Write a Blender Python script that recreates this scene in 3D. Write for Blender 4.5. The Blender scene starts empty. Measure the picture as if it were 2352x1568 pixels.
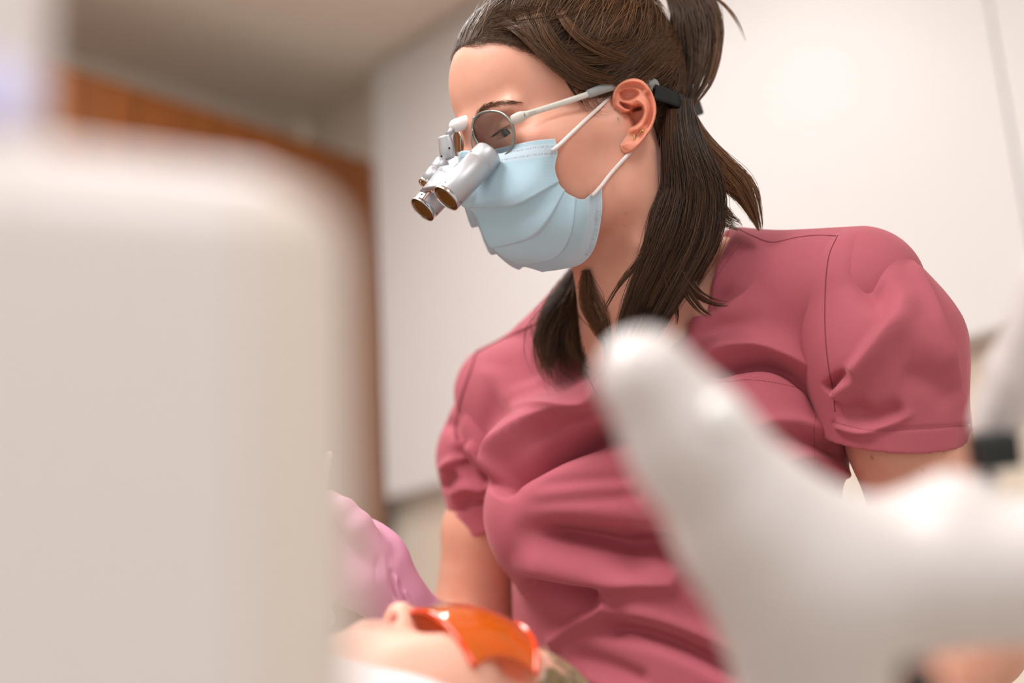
import bpy, bmesh, math, random
import numpy as np
from mathutils import Matrix, Vector

random.seed(7)
rng = np.random.default_rng(11)
sc = bpy.context.scene
COL = sc.collection

# ------------------------------------------------------------------ camera
FPX = 50.0 / 36.0 * 2352.0          # focal length in pixels of the 2352 x 1568 frame
D0 = 1.12                           # focus distance (the ear and the loupes), metres
CAM = Vector((0.0, 0.0, 0.95))
PITCH, ROLL = math.radians(17.0), math.radians(-3.2)
MCAM = (Matrix.Translation(CAM) @ Matrix.Rotation(math.pi / 2 + PITCH, 4, 'X') @ Matrix.Rotation(ROLL, 4, 'Z'))
cd = bpy.data.cameras.new('camera')
cd.lens = 50.0
cd.sensor_width = 36.0
cd.clip_start = 0.02
cd.dof.use_dof = True
cd.dof.focus_distance = D0
cd.dof.aperture_fstop = 1.75
cam = bpy.data.objects.new('camera', cd)
COL.objects.link(cam)
cam.matrix_world = MCAM
sc.camera = cam
R3 = np.array(MCAM.to_3x3())
T3 = np.array(MCAM.translation)

# ------------------------------------------------------------------ world, view
w = bpy.data.worlds.new('world')
sc.world = w
w.use_nodes = True
w.node_tree.nodes['Background'].inputs[0].default_value = (1.0, 0.975, 0.955, 1)
w.node_tree.nodes['Background'].inputs[1].default_value = 0.48
sc.view_settings.view_transform = 'Standard'
sc.view_settings.look = 'None'
sc.view_settings.exposure = 0.50
sc.view_settings.gamma = 1.0
sc.view_settings.use_curve_mapping = False
sc.cycles.use_denoising = True
sc.cycles.max_bounces = 6
sc.cycles.diffuse_bounces = 4
sc.cycles.glossy_bounces = 3
sc.cycles.transmission_bounces = 5
sc.cycles.adaptive_threshold = 0.02
sc.cycles.transparent_max_bounces = 12
LAMP = 13.0                           # strength of the ceiling light panels

# ------------------------------------------------------------------ helpers: coordinates
# "camera metric" space: x right, y up, z towards the viewer, metres, origin at the camera
def C(px, py, dz=0.0):
    """point seen at pixel (px,py), dz millimetres nearer than the focus plane"""
    D = D0 - dz / 1000.0
    return np.array([(px - 1176.0) / FPX * D, -(py - 784.0) / FPX * D, -D])
def proj(P):
    P = np.asarray(P)
    D = -P[..., 2]
    return np.stack([1176 + FPX * P[..., 0] / D, 784 - FPX * P[..., 1] / D], -1)
def ray(px, py):
    return np.array([(px - 1176.0) / FPX, -(py - 784.0) / FPX, -1.0])
def to_world(P):
    return np.asarray(P) @ R3.T + T3
def to_cam(P):
    return (np.asarray(P) - T3) @ R3
def unit(v):
    v = np.asarray(v, float)
    return v / np.linalg.norm(v)
def mm(px, dz=0.0):
    return px * (D0 - dz / 1000.0) / FPX

# head frame of the dentist: L to her left (towards us), F forward, U up
HL_ = unit([0.42, 0.13, 0.90])
HF_ = unit([-0.857, -0.272, 0.439]); HF_ = unit(HF_ - HL_ * HF_.dot(HL_))
HU_ = np.cross(HF_, HL_)
TRAG = C(1428, 288, 0)
HO = TRAG - 0.068 * HL_
def hd(l, f, u):
    return HO + (l * HL_ + f * HF_ + u * HU_) / 1000.0
def hcoord(P):
    d = (np.asarray(P) - HO) * 1000.0
    return np.stack([d @ HL_, d @ HF_, d @ HU_], -1)
def HLp(px, py, l):
    """pixel ray met with the head plane L = l (mm)"""
    r = ray(px, py)
    t = (HO + HL_ * l / 1000.0).dot(HL_) / r.dot(HL_)
    return r * t
def plane_hit(px, py, p0, n):
    r = ray(px, py)
    return r * (np.dot(p0, n) / np.dot(r, n))

# ------------------------------------------------------------------ helpers: objects
def mesh_obj(name, V, Fc, mat=None, parent=None, smooth=True, world=False, attrs=None):
    me = bpy.data.meshes.new(name)
    V = np.asarray(V, float)
    if not world:
        V = to_world(V)
    if isinstance(Fc, np.ndarray):
        n, k = Fc.shape
        me.vertices.add(len(V)); me.vertices.foreach_set('co', V.astype(np.float32).ravel())
        me.loops.add(n * k); me.loops.foreach_set('vertex_index', Fc.astype(np.int32).ravel())
        me.polygons.add(n)
        me.polygons.foreach_set('loop_start', np.arange(0, n * k, k, dtype=np.int32))
        me.update(calc_edges=True)
    else:
        me.from_pydata([tuple(v) for v in V], [], Fc)
    me.validate()
    if smooth:
        me.polygons.foreach_set('use_smooth', np.ones(len(me.polygons), bool))
    for k_, val in (attrs or {}).items():
        a = me.color_attributes.new(k_, 'FLOAT_COLOR', 'POINT')
        val = np.asarray(val, np.float32)
        if val.ndim == 1:
            val = np.stack([val, val, val], -1)
        a.data.foreach_set('color', np.concatenate([val, np.ones((len(val), 1), np.float32)], 1).ravel())
    o = bpy.data.objects.new(name, me)
    COL.objects.link(o)
    if mat is not None:
        me.materials.append(mat)
    if parent is not None:
        o.parent = parent
        o.matrix_parent_inverse = parent.matrix_world.inverted()
    return o
def tag(o, label, cat, group=None):
    o['label'] = label; o['category'] = cat
    if group: o['group'] = group
    return o
def struct(o):
    o['kind'] = 'structure'; return o
def empty(name, loc_world):
    o = bpy.data.objects.new(name, None)
    o.empty_display_size = 0.05
    COL.objects.link(o)
    o.location = tuple(loc_world)
    o.matrix_world = Matrix.Translation(Vector(tuple(loc_world)))
    return o
def join_vf(parts):
    Vs, Fs, n = [], [], 0
    for V, Fc in parts:
        Vs.append(np.asarray(V)); Fs += [tuple(int(i) + n for i in f) for f in Fc]; n += len(V)
    return np.concatenate(Vs), Fs

def catmull(pts, n):
    """resample a polyline of k-vectors as a smooth Catmull-Rom curve with n points (chord parameter)"""
    P = np.asarray(pts, float)
    if len(P) == 2:
        t = np.linspace(0, 1, n)[:, None]; return P[0] * (1 - t) + P[1] * t
    d = np.concatenate([[0], np.cumsum(np.linalg.norm(np.diff(P, axis=0), axis=1) + 1e-9)])
    m = np.zeros_like(P)
    for i in range(len(P)):
        a, b = max(i - 1, 0), min(i + 1, len(P) - 1)
        m[i] = (P[b] - P[a]) / (d[b] - d[a])
    t = np.linspace(0, d[-1], n)
    i = np.clip(np.searchsorted(d, t, 'right') - 1, 0, len(P) - 2)
    h = (d[i + 1] - d[i])[:, None]; s = ((t - d[i]) / (d[i + 1] - d[i]))[:, None]
    return ((2*s**3-3*s**2+1)*P[i] + (s**3-2*s**2+s)*h*m[i] + (-2*s**3+3*s**2)*P[i+1] + (s**3-s**2)*h*m[i+1])

def tube(pts, rad, seg=12, cap=True, squash=None, squash_dir=None, n=None):
    """swept tube; rad scalar or list per control point; squash: factor of thickness along squash_dir"""
    P = np.asarray(pts, float)
    r = np.full(len(P), rad, float) if np.isscalar(rad) else np.asarray(rad, float)
    if n:
        Q = catmull(np.concatenate([P, r[:, None]], 1), n); P, r = Q[:, :3], Q[:, 3]
    T = np.gradient(P, axis=0); T /= np.linalg.norm(T, axis=1)[:, None] + 1e-12
    a = np.array([0.0, 0, 1]) if squash_dir is None else unit(squash_dir)
    V, Fc = [], []
    for i in range(len(P)):
        if squash_dir is not None or i == 0:
            N = a - T[i] * a.dot(T[i])
            if np.linalg.norm(N) < 1e-3:
                N = np.array([1.0, 0, 0]) - T[i] * T[i][0]
        else:
            N = N - T[i] * N.dot(T[i])
        N = unit(N); B = np.cross(T[i], N)
        th = np.linspace(0, 2 * np.pi, seg, endpoint=False)
        sq = 1.0 if squash is None else squash
        V.append(P[i] + r[i] * (sq * np.cos(th)[:, None] * N + np.sin(th)[:, None] * B))
    V = np.concatenate(V)
    for i in range(len(P) - 1):
        for j in range(seg):
            k = (j + 1) % seg
            Fc.append((i*seg+j, i*seg+k, (i+1)*seg+k, (i+1)*seg+j))
    if cap:
        Fc.append(tuple(range(seg))[::-1]); Fc.append(tuple((len(P)-1)*seg + j for j in range(seg)))
    return V, Fc

def lathe(a, b, prof, seg=32, cap=True):
    """profile [(t along a->b in metres, radius)], around axis a->b"""
    a, b = np.asarray(a), np.asarray(b); d = unit(b - a)
    N = unit(np.cross(d, [0.31, 0.9, 0.2])); B = np.cross(d, N)
    th = np.linspace(0, 2*np.pi, seg, endpoint=False)
    V = np.concatenate([a + d * t + r * (np.cos(th)[:, None]*N + np.sin(th)[:, None]*B) for t, r in prof])
    Fc = []
    for i in range(len(prof) - 1):
        for j in range(seg):
            k = (j+1) % seg
            Fc.append((i*seg+j, i*seg+k, (i+1)*seg+k, (i+1)*seg+j))
    if cap:
        Fc.append(tuple(range(seg))[::-1]); Fc.append(tuple((len(prof)-1)*seg + j for j in range(seg)))
    return V, Fc

def rbox(c, ax, half, bev, seg=3):
    """bevelled box: centre, three axes (rows), half sizes"""
    bm = bmesh.new(); bmesh.ops.create_cube(bm, size=2.0)
    for v in bm.verts:
        v.co = Vector((v.co.x*half[0], v.co.y*half[1], v.co.z*half[2]))
    if bev > 0:
        bmesh.ops.bevel(bm, geom=list(bm.edges), offset=bev, segments=seg, profile=0.5, affect='EDGES')
    V = np.array([v.co[:] for v in bm.verts]); bm.verts.index_update()
    Fc = [tuple(v.index for v in f.verts) for f in bm.faces]
    bm.free()
    return np.asarray(c) + V @ np.asarray(ax), Fc
I3 = np.eye(3)
def wbox(name, lo, hi, mat, parent=None, bev=0.0):
    lo, hi = np.asarray(lo, float), np.asarray(hi, float)
    V, Fc = rbox((lo+hi)/2, I3, (hi-lo)/2, bev)
    return mesh_obj(name, V, Fc, mat, parent, smooth=False, world=True)

# ------------------------------------------------------------------ helpers: implicit surfaces
def smin(a, b, k):
    h = np.clip(0.5 + 0.5*(b-a)/k, 0, 1)
    return b*(1-h) + a*h - k*h*(1-h)
def smax(a, b, k):
    return -smin(-a, -b, k)
def ell(P, c, ax, r):
    q = (P - c) @ np.asarray(ax).T
    r = np.asarray(r)
    k0 = np.linalg.norm(q/r, axis=1); k1 = np.linalg.norm(q/(r*r), axis=1) + 1e-9
    return k0*(k0-1)/k1
def cone(P, a, b, ra, rb):
    ba = b-a
    t = np.clip(((P-a) @ ba)/ba.dot(ba), 0, 1)
    return np.linalg.norm(P - a - t[:, None]*ba, axis=1) - (ra + (rb-ra)*t)
def chain(P, pts, rad, k=0.004):
    d = None
    for i in range(len(pts)-1):
        e = cone(P, pts[i], pts[i+1], rad[i], rad[i+1])
        d = e if d is None else smin(d, e, k)
    return d

def sdf_mesh(f, lo, hi, h):
    """polygonise f<0 with surface nets: coarse pass, then exact values near the surface only"""
    lo, hi = np.asarray(lo, float), np.asarray(hi, float)
    q = 4
    n = (np.ceil((hi-lo)/(h*q)).astype(int))*q + 1
    nc = (n-1)//q + 1
    g = [lo[i] + np.arange(nc[i])*h*q for i in range(3)]
    PC = np.stack(np.meshgrid(*g, indexing='ij'), -1).reshape(-1, 3)
    dc = f(PC).reshape(nc)
    # blocks that may hold surface
    D = np.full(n, 1.0, np.float32)
    near = np.abs(dc) < h*q*2.2
    blk = np.zeros(nc-1, bool)
    sgn = np.ones(nc-1, np.float32)
    for a in (0, 1):
        for b in (0, 1):
            for c in (0, 1):
                s = near[a:nc[0]-1+a, b:nc[1]-1+b, c:nc[2]-1+c]; blk |= s
    sgn = np.where(dc[:-1, :-1, :-1] < 0, -1.0, 1.0)
    up = np.repeat(np.repeat(np.repeat(sgn, q, 0), q, 1), q, 2)
    D[:-1, :-1, :-1] = up
    mk = np.zeros(n, bool)
    ub = np.repeat(np.repeat(np.repeat(blk, q, 0), q, 1), q, 2)
    mk[:-1, :-1, :-1] |= ub; mk[1:, :-1, :-1] |= ub; mk[:-1, 1:, :-1] |= ub; mk[:-1, :-1, 1:] |= ub
    mk[1:, 1:, :-1] |= ub; mk[1:, :-1, 1:] |= ub; mk[:-1, 1:, 1:] |= ub; mk[1:, 1:, 1:] |= ub
    idx = np.argwhere(mk)
    vals = np.empty(len(idx), np.float32)
    for s in range(0, len(idx), 400000):
        vals[s:s+400000] = f(lo + idx[s:s+400000]*h)
    D[mk] = vals
    S = D < 0
    cnt = np.zeros(n-1, np.int8)
    for a in (0, 1):
        for b in (0, 1):
            for c in (0, 1):
                cnt += S[a:n[0]-1+a, b:n[1]-1+b, c:n[2]-1+c]
    act = (cnt > 0) & (cnt < 8)
    ci = np.argwhere(act)
    cid = np.full(n-1, -1, np.int32); cid[act] = np.arange(len(ci))
    acc = np.zeros((len(ci), 3)); num = np.zeros(len(ci))
    corners = [(a, b, c) for a in (0, 1) for b in (0, 1) for c in (0, 1)]
    cv = {k: D[ci[:, 0]+k[0], ci[:, 1]+k[1], ci[:, 2]+k[2]] for k in corners}
    for k in corners:
        for ax in range(3):
            if k[ax] == 0:
                k2 = list(k); k2[ax] = 1; k2 = tuple(k2)
                v0, v1 = cv[k], cv[k2]
                m_ = (v0 < 0) != (v1 < 0)
                t = np.where(m_, v0/np.where(m_, v0-v1, 1), 0)
                p = np.tile(np.array(k, float), (len(ci), 1)); p[:, ax] += t
                acc += np.where(m_[:, None], p, 0); num += m_
    V = lo + (ci + acc/num[:, None])*h
    Fq = []
    for ax in range(3):
        sl0 = [slice(None)]*3; sl1 = [slice(None)]*3
        sl0[ax] = slice(0, -1); sl1[ax] = slice(1, None)
        e = S[tuple(sl0)] != S[tuple(sl1)]
        b_, c_ = (ax+1) % 3, (ax+2) % 3
        ei = np.argwhere(e)
        ok = (ei[:, b_] > 0) & (ei[:, c_] > 0) & (ei[:, b_] < n[b_]-1) & (ei[:, c_] < n[c_]-1)
        ei = ei[ok]
        def cell(db, dc_):
            j = ei.copy(); j[:, b_] -= db; j[:, c_] -= dc_
            return cid[j[:, 0], j[:, 1], j[:, 2]]
        quad = np.stack([cell(1, 1), cell(0, 1), cell(0, 0), cell(1, 0)], 1)
        ins = S[ei[:, 0], ei[:, 1], ei[:, 2]]
        quad[~ins] = quad[~ins][:, ::-1]
        Fq.append(quad)
    Fq = np.concatenate(Fq)
    Fq = Fq[(Fq >= 0).all(1)]
    return V, Fq
def vnormals(V, Fq):
    n = np.cross(V[Fq[:, 2]]-V[Fq[:, 0]], V[Fq[:, 3]]-V[Fq[:, 1]])
    N = np.zeros_like(V)
    for k in range(4):
        for a in range(3):
            N[:, a] += np.bincount(Fq[:, k], n[:, a], len(V))
    return N/(np.linalg.norm(N, axis=1)[:, None]+1e-12)
def lap(V, Fq, it=1, lam=0.5):
    for _ in range(it):
        s = np.zeros_like(V); c = np.zeros(len(V))
        for k in range(4):
            a, b = Fq[:, k], Fq[:, (k+1) % 4]
            for x, y in ((a, b), (b, a)):
                c += np.bincount(x, None, len(V))
                for ax in range(3):
                    s[:, ax] += np.bincount(x, V[y, ax], len(V))
        V = V + lam*(s/c[:, None] - V)
    return V
def poly_dist(q, poly):
    """q (N,2) pixels; returns signed distance (positive on the right/below side), arc fraction"""
    poly = np.asarray(poly, float)
    seg = np.linalg.norm(np.diff(poly, axis=0), axis=1); cum = np.concatenate([[0], np.cumsum(seg)])
    best = np.full(len(q), 1e9); sg = np.ones(len(q)); fr = np.zeros(len(q))
    for i in range(len(poly)-1):
        a, b = poly[i], poly[i+1]; ba = b-a
        t = np.clip(((q-a) @ ba)/ba.dot(ba), 0, 1)
        e = q-a-t[:, None]*ba
        d = np.hypot(e[:, 0], e[:, 1])
        cr = ba[0]*(q[:, 1]-a[1]) - ba[1]*(q[:, 0]-a[0])
        m_ = d < best
        best[m_] = d[m_]; sg[m_] = np.where(cr[m_] >= 0, 1, -1); fr[m_] = ((cum[i]+t*seg[i])/cum[-1])[m_]
    return best*sg, fr
def smooth01(x):
    x = np.clip(x, 0, 1); return x*x*(3-2*x)
def in_poly(q, poly):
    poly = np.asarray(poly, float); ins = np.zeros(len(q), bool)
    j = len(poly)-1
    for i in range(len(poly)):
        a, b = poly[i], poly[j]
        c = ((a[1] > q[:, 1]) != (b[1] > q[:, 1])) & (q[:, 0] < (b[0]-a[0])*(q[:, 1]-a[1])/(b[1]-a[1]+1e-12)+a[0])
        ins ^= c; j = i
    return ins

# ------------------------------------------------------------------ materials
def srgb(r, g, b):
    f = lambda c: (c/255/12.92) if c/255 <= 0.04045 else ((c/255+0.055)/1.055)**2.4
    return (f(r), f(g), f(b), 1.0)
def mat(name, col, rough=0.5, metal=0.0, spec=0.5, noise=None, bump=None, sss=0.0, coat=0.0, trans=0.0, ior=1.45, emit=None):
    m = bpy.data.materials.new(name); m.use_nodes = True
    nt = m.node_tree; b = nt.nodes['Principled BSDF']
    b.inputs['Base Color'].default_value = col
    b.inputs['Roughness'].default_value = rough
    b.inputs['Metallic'].default_value = metal
    b.inputs['Specular IOR Level'].default_value = spec
    b.inputs['IOR'].default_value = ior
    b.inputs['Coat Weight'].default_value = coat
    b.inputs['Coat Roughness'].default_value = 0.08
    b.inputs['Transmission Weight'].default_value = trans
    if sss:
        b.inputs['Subsurface Weight'].default_value = sss
        b.inputs['Subsurface Radius'].default_value = (1.0, 0.35, 0.2)
        b.inputs['Subsurface Scale'].default_value = 0.006
    if emit:
        b.inputs['Emission Color'].default_value = emit[0]; b.inputs['Emission Strength'].default_value = emit[1]
    geo = nt.nodes.new('ShaderNodeNewGeometry')
    if noise:
        sc_, amt, col2 = noise
        n = nt.nodes.new('ShaderNodeTexNoise'); n.inputs['Scale'].default_value = sc_; n.inputs['Detail'].default_value = 4
        nt.links.new(geo.outputs['Position'], n.inputs['Vector'])
        mr = nt.nodes.new('ShaderNodeMapRange'); mr.inputs[1].default_value = 0.3; mr.inputs[2].default_value = 0.7
        mr.inputs[4].default_value = amt
        nt.links.new(n.outputs[0], mr.inputs[0])
        mx = nt.nodes.new('ShaderNodeMix'); mx.data_type = 'RGBA'
        mx.inputs[6].default_value = col; mx.inputs[7].default_value = col2
        nt.links.new(mr.outputs[0], mx.inputs[0]); nt.links.new(mx.outputs[2], b.inputs['Base Color'])
    if bump:
        sc_, st, dist = bump
        n = nt.nodes.new('ShaderNodeTexNoise'); n.inputs['Scale'].default_value = sc_; n.inputs['Detail'].default_value = 3
        nt.links.new(geo.outputs['Position'], n.inputs['Vector'])
        bp = nt.nodes.new('ShaderNodeBump'); bp.inputs['Strength'].default_value = st; bp.inputs['Distance'].default_value = dist
        nt.links.new(n.outputs[0], bp.inputs['Height']); nt.links.new(bp.outputs[0], b.inputs['Normal'])
    return m
def attr_tint(m, name='tint'):
    """multiply the base colour by a colour attribute (own colouring, and the painted shade of the nostrils)"""
    nt = m.node_tree; b = nt.nodes['Principled BSDF']
    at = nt.nodes.new('ShaderNodeAttribute'); at.attribute_name = name
    mx = nt.nodes.new('ShaderNodeMix'); mx.data_type = 'RGBA'; mx.blend_type = 'MULTIPLY'; mx.inputs[0].default_value = 1
    if b.inputs['Base Color'].links:
        l = b.inputs['Base Color'].links[0]; nt.links.new(l.from_socket, mx.inputs[6])
    else:
        mx.inputs[6].default_value = b.inputs['Base Color'].default_value
    nt.links.new(at.outputs['Color'], mx.inputs[7]); nt.links.new(mx.outputs[2], b.inputs['Base Color'])
    return m
# ================================================================== the room
M_WALL = mat('wall_paint_beige', srgb(226, 214, 198), 0.85, noise=(3.0, 0.15, srgb(216, 203, 186)))
M_CEIL = mat('ceiling_paint', srgb(242, 230, 214), 0.9)
M_FLOOR = mat('floor_vinyl', srgb(196, 184, 170), 0.5, noise=(8.0, 0.5, srgb(180, 168, 152)))
M_CAB = mat('white_lacquer', srgb(231, 229, 229), 0.4)
M_WOOD = mat('oak_wood', srgb(132, 72, 16), 0.5, noise=(5.0, 0.7, srgb(92, 46, 7)))
# stretch the wood noise along the grain
_nt = M_WOOD.node_tree
for _n in list(_nt.nodes):
    if _n.type == 'TEX_NOISE':
        _mp = _nt.nodes.new('ShaderNodeMapping'); _mp.inputs['Scale'].default_value = (6, 6, 0.6)
        _nt.links.new([g for g in _nt.nodes if g.type == 'NEW_GEOMETRY'][0].outputs['Position'], _mp.inputs[0])
        _nt.links.new(_mp.outputs[0], _n.inputs['Vector'])
M_LAMP = mat('lamp_diffuser', (1, 1, 1, 1), 0.5, emit=((1.0, 0.975, 0.95, 1), LAMP))
M_STEEL = mat('brushed_steel', srgb(190, 190, 192), 0.35, metal=1.0)
M_WHITE = mat('white_plastic', srgb(240, 236, 235), 0.38)
M_SHELL = mat('equipment_shell', srgb(222, 214, 213), 0.32)
M_SHELL_SHADE = mat('equipment_shell_shaded', srgb(218, 206, 197), 0.4)  # darker copy of the shell colour, for the shaded tower edge
M_ARM = mat('instrument_arm_white', srgb(226, 220, 220), 0.3, coat=0.3)
M_BLACK = mat('black_plastic', srgb(28, 32, 30), 0.5)

rW = lambda px, py: R3 @ ray(px, py)
DC = 3.2
CORN = T3 + rW(865, 500) * DC                       # where cabinet fronts meet the left wall
AZ = math.radians(-46.0)
dR = np.array([math.cos(AZ), math.sin(AZ), 0.0])    # along the cabinets, to the right
dN = np.array([dR[1], -dR[0], 0.0])                 # into the room from the cabinet wall
if dN.dot(T3 - CORN) < 0: dN = -dN
dLf = dN                                            # along the left wall, towards the viewer
def z_at_corner(px, py):
    a = rW(px, py); t = np.hypot(*(CORN-T3)[:2])/np.hypot(*a[:2]); return T3[2] + a[2]*t
ZC, ZB, ZW = z_at_corner(860, 150), z_at_corner(893, 1140), z_at_corner(860, 370)
AX = np.array([dR, dN, [0, 0, 1.0]])
O2 = np.array([CORN[0], CORN[1], 0.0])
def obox(name, a0, a1, b0, b1, z0, z1, m, parent=None, bev=0.0):
    """box in wall coordinates: a along the cabinets, b out from their fronts, z up"""
    c = O2 + dR*(a0+a1)/2 + dN*(b0+b1)/2 + np.array([0, 0, (z0+z1)/2])
    V, Fc = rbox(c, AX, ((a1-a0)/2, (b1-b0)/2, (z1-z0)/2), bev)
    return mesh_obj(name, V, Fc, m, parent, smooth=False, world=True)
struct(obox('floor', -0.45, 4.2, -0.14, 5.2, -0.05, 0.0, M_FLOOR))
struct(obox('ceiling', -0.45, 4.2, -0.14, 5.2, ZC, ZC+0.05, M_CEIL))
struct(obox('wall_left', -0.43, -0.35, -0.05, 5.2, 0.0, ZC, M_WALL))
struct(obox('wall_back', -0.34, 4.2, -0.13, -0.05, 0.0, ZC, M_WALL))
# white wall cabinets: one unit left of the joint seen at the right edge of the frame, one right of it
def along(px, py):
    """where the pixel ray meets the plane of the cabinet fronts: coordinate along dR"""
    r = rW(px, py); t = (O2 - T3).dot(dN)/r.dot(dN); return (T3 + r*t - O2).dot(dR)
AJ = along(2280, 60)
for i, (a0, a1, lb) in enumerate(((0.0, AJ-0.0015, 'wide white wall cabinet behind the dentist, reaching into the corner'),
                                  (AJ+0.0015, AJ+0.9, 'white wall cabinet at the right edge, beyond the vertical joint'))):
    e = empty('wall_cabinet', O2 + dR*(a0+a1)/2 + dN*(-0.04) + np.array([0, 0, ZB]))
    tag(e, lb, 'cabinet', 'white wall cabinets')
    obox('body', a0+0.002, a1-0.002, -0.048, -0.022, ZB, ZC-0.01, M_CAB, e)
    obox('door', a0, a1, -0.02, 0.0, ZB-0.004, ZC-0.012, M_CAB, e, 0.002)
# worktop cabinet under them (below the frame for most of its height)
e = tag(empty('base_cabinet', O2 + dR*1.5 + dN*0.0), 'beige base cabinet with a pale worktop along the back wall', 'cabinet')
obox('body', 0.02, 3.0, -0.048, 0.30, 0.0, 0.86, M_WALL, e)
obox('worktop', 0.012, 3.02, -0.048, 0.33, 0.86, 0.90, M_CAB, e, 0.004)
# oak wardrobe built in along the left wall
e = tag(empty('wardrobe', O2 + dR*(-0.17) + dN*1.2), 'tall oak wardrobe standing along the left wall', 'wardrobe')
obox('carcass', -0.345, -0.022, 0.345, 2.4, 0.0, ZW, M_WOOD, e)
for k in range(4):
    d = obox('door', -0.020, 0.0, 0.003+0.6*k, 0.6*(k+1)-0.003, 0.06, ZW-0.003, M_WOOD, e, 0.0015)
# ceiling light panels: frame and glowing diffuser; the last two are unseen, added as fill
for lb, (x, y), (sx, sy) in (('long ceiling light panel in front of the dentist', (-0.85, 0.45), (0.30, 0.60)),
                             ('unseen ceiling panel added behind the viewer for frontal light', (0.55, -0.45), (0.20, 0.45)),
                             ('unseen ceiling panel added to brighten the white cabinets', (-0.42, 1.86), (0.34, 0.17))):
    e = tag(empty('ceiling_light', (x, y, ZC-0.03)), lb, 'ceiling light', 'ceiling light panels')
    wbox('diffuser', (x-sx, y-sy, ZC-0.026), (x+sx, y+sy, ZC-0.012), M_LAMP, e)
    for nm, lo, hi in (('frame_rail', (x-sx-0.03, y-sy-0.03, ZC-0.03), (x-sx, y+sy+0.03, ZC-0.001)),
                       ('frame_rail', (x+sx, y-sy-0.03, ZC-0.03), (x+sx+0.03, y+sy+0.03, ZC-0.001)),
                       ('frame_rail', (x-sx, y-sy-0.03, ZC-0.03), (x+sx, y-sy, ZC-0.001)),
                       ('frame_rail', (x-sx, y+sy, ZC-0.03), (x+sx, y+sy+0.03, ZC-0.001))):
        wbox(nm, lo, hi, M_WHITE, e)
# ================================================================== the dentist: body
M_SKIN = attr_tint(mat('skin', srgb(226, 171, 150), 0.44, spec=0.4, sss=0.4, noise=(55.0, 0.45, srgb(216, 148, 124)), bump=(900.0, 0.12, 0.0006)))
HAX = np.array([HL_, HF_, HU_])
def hl(P, c, r):                                     # ellipsoid in head coordinates (mm)
    return ell(P, hd(*c), HAX, np.array(r)/1000.0)
NB = C(1490, 770, -82)                               # neck base
def face_template(P, hl, hd):
    d = hl(P, (0, -8, 52), (74, 96, 80))
    d = smin(d, hl(P, (0, 30, 62), (63, 66, 64)), 0.012)
    d = smin(d, hl(P, (0, 40, -2), (59, 50, 52)), 0.016)
    for s in (1, -1):
        d = smin(d, hl(P, (42*s, 58, 0), (24, 23, 22)), 0.022)            # cheekbone
        d = smin(d, hl(P, (43*s, 40, -30), (19, 34, 32)), 0.024)          # cheek
        d = smin(d, cone(P, hd(64*s, 4, 4), hd(50*s, 60, 4), 0.009, 0.012), 0.016)
        d = smin(d, cone(P, hd(52*s, 8, -48), hd(16*s, 70, -65), 0.016, 0.013), 0.022)   # jaw
        d = smin(d, cone(P, hd(58*s, 2, -10), hd(52*s, 8, -50), 0.014, 0.015), 0.02)
        d = smin(d, cone(P, hd(8*s, 91, 37), hd(46*s, 77, 38), 0.006, 0.005), 0.014)     # brow ridge
        d = smax(d, -hl(P, (32*s, 96, 25), (18, 13, 9)), 0.010)          # eye socket
        d = smin(d, hl(P, (31*s, 70.5, 24), (14.5, 13.6, 12.8)), 0.005)   # lids over the eyeball
        d = smax(d, -hl(P, (31*s, 84, 21.5), (11.5, 9, 2.6)), 0.0015)     # opening between the lids
    d = smin(d, hl(P, (0, 62, -32), (38, 36, 36)), 0.018)
    d = smin(d, hl(P, (0, 30, -42), (50, 48, 34)), 0.02)
    d = smin(d, cone(P, hd(0, 71, -64), hd(0, 76, -61), 0.012, 0.012), 0.014)
    d = smin(d, chain(P, [hd(0, 90, 34), hd(0, 99, 14), hd(0, 110, -14)], [0.007, 0.008, 0.010]), 0.010)
    for s in (1, -1):
        d = smin(d, cone(P, hd(11*s, 98, -18), hd(9*s, 103, -18), 0.008, 0.007), 0.008)
    return d
def head_sdf(P):
    d = face_template(P, hl, hd)
    # neck, sternomastoid, nape
    d = smin(d, chain(P, [hd(0, -22, -10), hd(0, -16, -60), NB], [0.052, 0.047, 0.054]), 0.022)
    d = smin(d, chain(P, [hd(58, -16, -22), C(1478, 560, -14), C(1420, 800, -52)], [0.009, 0.010, 0.008]), 0.022)
    return d
S_ = unit([-0.757, -0.242, -0.606])                  # from her left shoulder to her right
UPT = unit(np.array([0.02, 1.0, -0.05]) - S_*np.dot([0.02, 1.0, -0.05], S_))
NT = np.cross(S_, UPT)                               # chest normal
if NT[2] < 0: NT = -NT
TAX = np.array([S_, NT, UPT])
SHN, SHF = C(1975, 668, -28), C(1165, 905, -225)     # shoulder joints (near, far)
def chest_sdf(P, g=0.0):
    """upper body, g = growth in metres (cloth over skin)"""
    d = ell(P, C(1545, 960, -130), TAX, (0.158+g, 0.088+g, 0.165+g))
    d = smin(d, ell(P, C(1540, 1480, -125), TAX, (0.150+g, 0.088+g, 0.26+g)), 0.05)
    d = smin(d, cone(P, C(1545, 640, -95), SHN, 0.030+g, 0.046+g), 0.035)
    d = smin(d, cone(P, C(1440, 745, -115), SHF, 0.028+g, 0.044+g), 0.035)
    return d
def bust_sdf(P, g=0.0):
    d = ell(P, C(1288, 1180, -114), TAX, (0.056+g, 0.062+g, 0.060+g))
    return np.minimum(d, ell(P, C(1655, 1100, -22), TAX, (0.056+g, 0.060+g, 0.060+g)))
ELN = C(2245, 1470, -15)                             # elbows and wrists
WRN = C(1880, 1760, 60)
ELF = C(1105, 1520, -235)
WRF = C(930, 1408, -62)
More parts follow.
